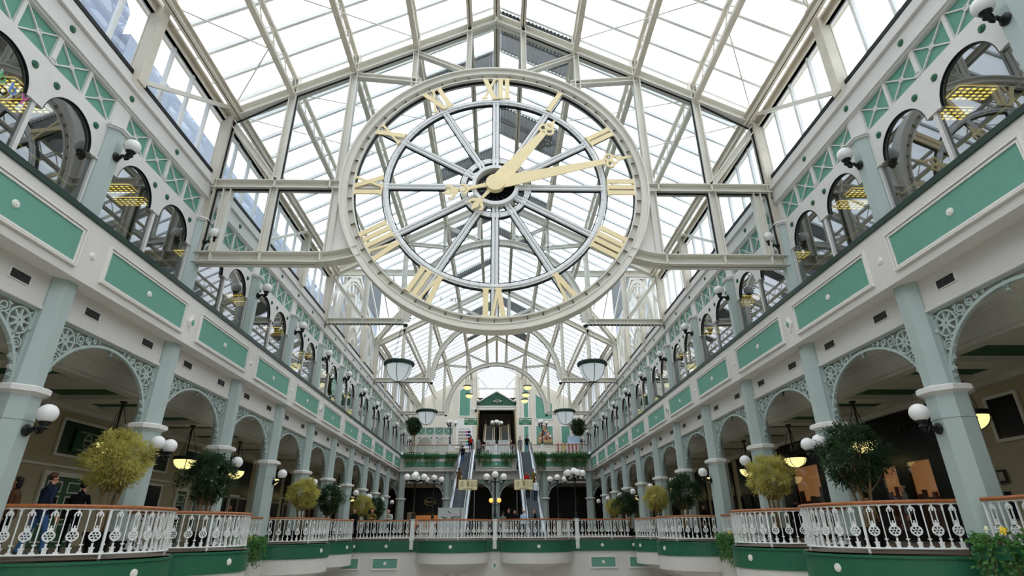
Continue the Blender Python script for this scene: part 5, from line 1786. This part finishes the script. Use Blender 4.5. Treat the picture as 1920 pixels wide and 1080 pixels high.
# ================================================================== PEOPLE
def vlerp(a, b, t): return tuple(a[i]+(b[i]-a[i])*t for i in range(3))
POSES = {}
def pose_mesh(kind):
    if kind in POSES: return POSES[kind]
    lean = {'stand': .04, 'walk': .06, 'lean': .62, 'ride': .03, 'rest': .3}[kind]
    cs, sn = math.cos(lean), math.sin(lean)
    def T(x, y, z): # tilt the upper body about the hips
        zz, yy = z-.95, y
        return (x, yy*cs+zz*sn, .95+zz*cs-yy*sn)
    J = {}
    def j(n, p, r): J[n] = (p, r)
    j('pelvis', (0, 0, .95), (.165, .12)); j('spine', T(0, 0, 1.14), (.15, .11)); j('chest', T(0, .01, 1.33), (.185, .125)); j('neckb', T(0, -.005, 1.47), (.075, .075)); j('neck', T(0, .01, 1.53), (.052, .055))
    hz = lean*.55
    def Hd(x, y, z):
        b = T(0, .01, 1.53); return (b[0]+x, b[1]+y*math.cos(hz)+z*math.sin(hz*.4), b[2]+z)
    j('jaw', Hd(0, .03, .07), (.064, .075)); j('brow', Hd(0, .015, .15), (.08, .095)); j('crown', Hd(0, .0, .225), (.055, .06))
    j('nose', Hd(0, .114, .1), (.013, .013))
    for s, sd in ((1, 'r'), (-1, 'l')):
        j('ear'+sd, Hd(s*.084, -.005, .105), (.016, .024))
        j('sho'+sd, T(s*.185, 0, 1.41), (.068, .068))
        if kind in ('lean', 'rest'):
            sh = T(s*.185, 0, 1.41)
            el = (s*.25, sh[1]+.06, max(1.1, sh[2]-.28)); wr = (s*.07, el[1]+.24, 1.13); pm = (s*.02, el[1]+.31, 1.13); fd = Vector((-s*.5, .8, -.05))
        elif kind == 'walk':
            el = T(s*.245, -.05*s, 1.13); wr = T(s*.26, .1*s+.08, .9); pm = T(s*.26, .12*s+.1, .82); fd = Vector((0, .25, -1))
        elif kind == 'ride':
            el = T(s*.25, -.03, 1.13); wr = (s*.27, .2, 1.02) if s > 0 else T(s*.27, .05, .9); pm = (s*.27, .28, 1.03) if s > 0 else T(s*.27, .07, .82); fd = Vector((0, 1, -.15)) if s > 0 else Vector((0, .2, -1))
        else:
            el = T(s*.245, -.02, 1.13); wr = T(s*.255, .05, .89); pm = T(s*.255, .065, .81); fd = Vector((0, .2, -1))
        j('elb'+sd, el, (.05, .05)); j('wri'+sd, wr, (.03, .028)); j('pal'+sd, pm, (.042, .02))
        fd.normalize()
        sidev = fd.cross(Vector((0, 0, 1))) if abs(fd.z) < .8 else Vector((0, 1, 0))
        sidev.normalize()
        P = Vector(pm)
        for k in range(4):
            o = P+sidev*(.026*(k-1.5))
            LL = (.075, .088, .082, .064)[k]
            j('f%da%s' % (k, sd), tuple(o+fd*.045), (.0105, .0105)); j('f%db%s' % (k, sd), tuple(o+fd*(.045+LL*.6)+Vector((0, 0, -.01))), (.009, .009)); j('f%dc%s' % (k, sd), tuple(o+fd*(.045+LL*.95)+Vector((-s*.012, 0, -.03))), (.008, .008))
        th = P+sidev*(-.045)*(1 if True else s)-fd*.02
        j('tha'+sd, tuple(th), (.012, .012)); j('thb'+sd, tuple(th+sidev*-.02+fd*.045), (.0105, .0105))
        st = .2 if kind == 'walk' else .03
        j('hip'+sd, (s*.095, 0, .9), (.1, .105)); j('kne'+sd, (s*.1, (.03+st*s*.55), .5), (.062, .065)); j('ank'+sd, (s*.105, (-.02+st*s), .09), (.042, .045)); j('hee'+sd, (s*.105, -.05+st*s, .045), (.04, .04)); j('toe'+sd, (s*.125, .14+st*s, .035), (.042, .03))
    E = [('pelvis', 'spine'), ('spine', 'chest'), ('chest', 'neckb'), ('neckb', 'neck'), ('neck', 'jaw'), ('jaw', 'brow'), ('brow', 'crown'), ('jaw', 'nose')]
    for sd in 'rl':
        E += [('brow', 'ear'+sd), ('chest', 'sho'+sd), ('sho'+sd, 'elb'+sd), ('elb'+sd, 'wri'+sd), ('wri'+sd, 'pal'+sd), ('pelvis', 'hip'+sd), ('hip'+sd, 'kne'+sd), ('kne'+sd, 'ank'+sd), ('ank'+sd, 'hee'+sd), ('ank'+sd, 'toe'+sd), ('pal'+sd, 'tha'+sd), ('tha'+sd, 'thb'+sd)]
        for k in range(4): E += [('pal'+sd, 'f%da%s' % (k, sd)), ('f%da%s' % (k, sd), 'f%db%s' % (k, sd)), ('f%db%s' % (k, sd), 'f%dc%s' % (k, sd))]
    names = list(J)
    me = bpy.data.meshes.new('body')
    me.from_pydata([J[n][0] for n in names], [(names.index(a), names.index(b)) for a, b in E], [])
    ob = bpy.data.objects.new('body_tmp', me)
    C.objects.link(ob)
    md = ob.modifiers.new('skin', 'SKIN')
    md.use_smooth_shade = True
    sv = me.skin_vertices
    if not sv:
        bpy.context.view_layer.update()
    for i, n in enumerate(names):
        me.skin_vertices[0].data[i].radius = J[n][1]
        me.skin_vertices[0].data[i].use_root = (n == 'pelvis')
    sb = ob.modifiers.new('subd', 'SUBSURF'); sb.levels = 1; sb.render_levels = 1
    bpy.context.view_layer.update()
    out = bpy.data.meshes.new_from_object(ob.evaluated_get(bpy.context.evaluated_depsgraph_get()))
    bpy.data.objects.remove(ob)
    # which garment each face belongs to: 0 skin, 1 top, 2 legs, 3 shoes
    seg = []
    for a, b in E:
        if a in ('hipr', 'hipl') or (a == 'pelvis' and b.startswith('hip')) or a.startswith('kne'): k = 2
        elif a.startswith('ank'): k = 3
        elif a in ('pelvis', 'spine', 'chest') or a.startswith('sho') or a.startswith('elb'): k = 1
        else: k = 0
        seg.append((Vector(J[a][0]), Vector(J[b][0]), k, sum(J[a][1])*.25+sum(J[b][1])*.25))
    idx = []
    for p in out.polygons:
        c = p.center
        best = (1e9, 0)
        for a, b, k, r in seg:
            d = b-a
            t = max(0, min(1, (c-a).dot(d)/max(1e-9, d.length_squared)))
            q = (c-(a+d*t)).length-r*.8
            if q < best[0]: best = (q, k)
        idx.append(best[1])
    POSES[kind] = (out, idx, {n: Vector(J[n][0]) for n in names})
    return POSES[kind]
def person(x, y, z, rz, kind, top, legs, hair, label, H=1.74, long=False, skin='skin', extra=None, coat=False, bald=False):
    me, idx, J = pose_mesh(kind)
    t = thing('person', label, 'person', (x, y, z), rz)
    t.scale = (H*1.05/1.77,)*3
    m = me.copy()
    m.materials.clear()
    for q in (skin, top, legs, 'shoe'): m.materials.append(M[q])
    m.polygons.foreach_set('material_index', idx)
    m.shade_smooth()
    put(m, 'body', t)
    b, c = J['brow'], J['crown']
    g = MB()
    g.sphere((b.x, b.y-.022, b.z+.035), .1, 14, 10, (1.0, 1.06, 1.0))
    g.v = [(vx, min(vy, b.y+(.085 if vz > b.z+.085 else .03 if vz > b.z+.04 else .0)), max(vz, b.z-.03-(.16 if long and vy < b.y+.02 else .05 if vy < b.y-.02 else 0))) for vx, vy, vz in g.v]
    if bald: g.v = [(vx*1.02, min(vy, b.y-.005), min(vz, b.z+.045)) for vx, vy, vz in g.v]
    if long: g.sphere((b.x, b.y-.05, b.z-.06), .095, 12, 8, (1.05, .7, 1.5))
    g.build('hair', hair, t, True)
    g = MB()
    for s in (-1, 1): g.sphere((b.x+s*.03, b.y+.082, b.z-.02), .008, 6, 4)
    g.build('eyes', 'gasket', t)
    g = MB(); j = J['jaw']; g.sphere((j.x, j.y+.071, j.z-.012), .02, 8, 4, (1, .35, .3)); g.build('mouth', 'crest_pink', t)
    # jacket hem and collar
    g = MB()
    p, s_ = J['pelvis'], J['spine']
    bot = .55 if coat else .86
    g.lathe([(.2 if coat else .185, bot-p.z), (.185, .02), (.165, .16)], 14, (p.x, p.y, p.z))
    g.v = [(vx*1.0, p.y+(vy-p.y)*.74+max(0, (vz-.95))*(s_.y-p.y)/(s_.z-p.z), vz) for vx, vy, vz in g.v]
    g.build('jacket_hem', top, t, True)
    n = J['neckb']
    g = MB(); g.lathe([(.085, -.03), (.075, .04), (.062, .045)], 12, tuple(n)); g.build('collar', top, t, True)
    if extra == 'bag':
        g = MB(); g.sphere((.24, .02, .95), .16, 12, 8, (.6, 1, 1.1)); g.tube([(.24, .02, 1.1), (.18, -.03, 1.43), (.1, .05, 1.35)], .012, 5); g.build('shoulder_bag', 'tan', t, True)
    if extra == 'backpack':
        g = MB(); g.sphere((0, -.2, 1.25), .2, 12, 8, (.8, .6, 1.2)); g.build('backpack', 'red_cloth', t, True)
    return t
# near left
person(-11.75, 14.7, 0, 1.9, 'stand', 'brown_cloth', 'black_cloth', 'hair_dark', 'woman with long dark hair and brown jacket behind the nearest left railing', 1.66, True)
person(-10.85, 14.5, 0, -.35, 'walk', 'navy', 'jeans', 'hair_brown', 'short-haired man in dark blue jacket and jeans at the nearest left railing', 1.74)
person(-11.5, 16.5, 0, .2, 'rest', 'black_cloth', 'black_cloth', 'hair_dark', 'stooping person in black beside the nearest yellow tree', 1.72)
person(-14.4, 30.2, 0, .6, 'stand', 'black_cloth', 'black_cloth', 'hair_dark', 'person in black by the doors behind the dark tree, left gallery', 1.6)
person(-13.0, 29.4, 0, 2.4, 'stand', 'brown_cloth', 'black_cloth', 'hair_dark', 'person in dark brown walking in the left gallery past the second bow', 1.62)
person(-12.3, 32.2, 0, 2.8, 'stand', 'palegrey', 'dkjeans', 'hair_dark', 'person in pale grey behind the left column after the second bow', 1.55, True)
# three men leaning on the bridge rail
person(-8.85, 37.65, 0, PI, 'rest', 'black_cloth', 'black_cloth', 'hair_grey', 'balding man in black leaning on the bridge rail, left one of three', 1.66, bald=True)
person(-7.75, 37.68, 0, PI+.1, 'lean', 'olive', 'black_cloth', 'hair_brown', 'man in dark olive jacket leaning on the bridge rail, middle of three', 1.76)
person(-6.65, 37.68, 0, PI-.1, 'lean', 'palegrey', 'dkjeans', 'hair_grey', 'bald man in pale grey jacket leaning on the bridge rail, hands clasped', 1.72, bald=True)
# behind the middle of the bridge
person(1.9, 39.2, 0, -.3, 'stand', 'paleblue', 'dkjeans', 'hair_white', 'white-haired person in a pale blue shirt behind the bridge rail', 1.6)
person(2.7, 39.6, 0, 1.3, 'stand', 'black_cloth', 'dkjeans', 'hair_grey', 'balding man in dark suit behind the bridge rail, facing left', 1.62, bald=True)
for i, (x, y, lab, a) in enumerate(((.55, 40.4, 'grey-shouldered person just right of the middle lamp standard', .4), (1.0, 41.2, 'tallest of the dark group right of the middle lamp standard', 2.), (1.35, 40.2, 'person in black at the right of the dark group behind the bridge', 2.6))):
    person(x, y, 0, a, 'stand', ('grey_cloth', 'black_cloth', 'black_cloth')[i], 'black_cloth', 'hair_dark', lab, (1.5, 1.72, 1.6)[i])
def escz(y): return math.ceil((y-45)/15.4*39)*8/39
# escalator riders
person(-3.35, 52.3, escz(52.3), 0, 'ride', 'brown_cloth', 'brown_cloth', 'hair_brown', 'woman in brown coat with pale shoulder bag riding the left escalator', 1.66, True, extra='bag', coat=True)
person(-3.4, 57.6, escz(57.6), 0, 'ride', 'black_cloth', 'jeans', 'hair_dark', 'person in black jacket and jeans near the top of the left escalator', 1.68)
person(2.75, 51.4, escz(51.4), PI, 'ride', 'red_cloth', 'black_cloth', 'hair_dark', 'person in red coming down the right escalator', 1.6, True)
person(3.4, 51.9, escz(51.9), PI, 'ride', 'olive', 'black_cloth', 'hair_dark', 'person in olive jacket coming down the right escalator', 1.68)
person(3.45, 50.0, escz(50.0), PI, 'ride', 'white_cloth', 'dkjeans', 'hair_dark', 'person in white top and dark jeans on the right escalator', 1.7)
person(2.8, 50.4, escz(50.4), PI, 'ride', 'black_cloth', 'black_cloth', 'hair_dark', 'person in all black riding the right escalator behind the caution board', 1.6)
# on the far balcony
person(-2.75, 61.2, 7.98, 0, 'stand', 'black_cloth', 'jeans', 'hair_dark', 'man in black with red backpack stepping off the left escalator', 1.78, extra='backpack')
person(-1.95, 61.75, 8.0, .2, 'stand', 'grey_cloth', 'black_cloth', 'hair_brown', 'person in grey coat at the left escalator head', 1.68, coat=True)
person(-1.45, 63.2, 7.98, PI, 'rest', 'black_cloth', 'black_cloth', 'hair_dark', 'person in black with head bowed behind the far railing', 1.74)
person(-.95, 64.2, 7.98, PI, 'stand', 'white_cloth', 'black_cloth', 'hair_dark', 'person in white beside the left pale display board', 1.5)
person(1.75, 64.0, 7.98, 2.6, 'stand', 'navy', 'navy', 'hair_grey', 'person in dark suit beside the right pale display board', 1.72)
person(2.6, 61.3, 7.98, PI, 'stand', 'grey_cloth', 'dkjeans', 'hair_dark', 'person in grey coat waiting at the right escalator head', 1.68, coat=True)
person(3.35, 61.0, 7.98, PI-.2, 'walk', 'black_cloth', 'jeans', 'hair_dark', 'person in black jacket and jeans stepping onto the right escalator', 1.76)
# right gallery
person(14.6, 22.6, 0, -1.2, 'stand', 'tan', 'grey_cloth', 'hair_dark', 'person in tan jacket before the black shop, behind the nearest dark tree', 1.72, True)
person(14.3, 19.9, 0, 1.0, 'stand', 'grey_cloth', 'black_cloth', 'hair_grey', 'balding person in grey before the black shop window', 1.78, bald=True)
person(14.6, 28.2, 0, -1.0, 'stand', 'black_cloth', 'black_cloth', 'hair_brown', 'person in black at the large lit window of the black shop', 1.66)
person(11.9, 33.2, 0, 2.0, 'stand', 'black_cloth', 'black_cloth', 'hair_brown', 'person in black behind the third bowed railing, right gallery', 1.6)

# ================================================================== FAR STALL
t = thing('market_stall', 'stall with red and white striped cloth behind the far right railing', 'stall', (7.9, 63.15, 7.98))
for i in range(13):
    g = MB(); g.box(-1.3+.2*i, -1.1+.2*i, -.5, -.46, .05, 1.25); g.build('cloth_stripe', 'red' if i % 2 else 'white_paint', t)
MB().box(-1.3, 1.3, -.46, .46, 1.15, 1.22).build('table_top', 'white_paint', t)
g = MB()
for x in (-1.2, 1.2):
    for y in (-.4, .4): g = MB().box(x-.03, x+.03, y-.03, y+.03, 0, 1.15); g.build('leg', 'text_grey', t)
MB().box(.15, 1.5, .0, .05, 1.22, 2.15).build('poster_board', 'paleblue', t)
o = MB().sphere((0, 0, .32), .32, 12, 8, (1, .6, 1)).build('bag', 'petal_yellow'); o.location = (7.5, 62.62, 8.5); tag(o, 'yellow bag hanging behind the far right railing', 'bag')
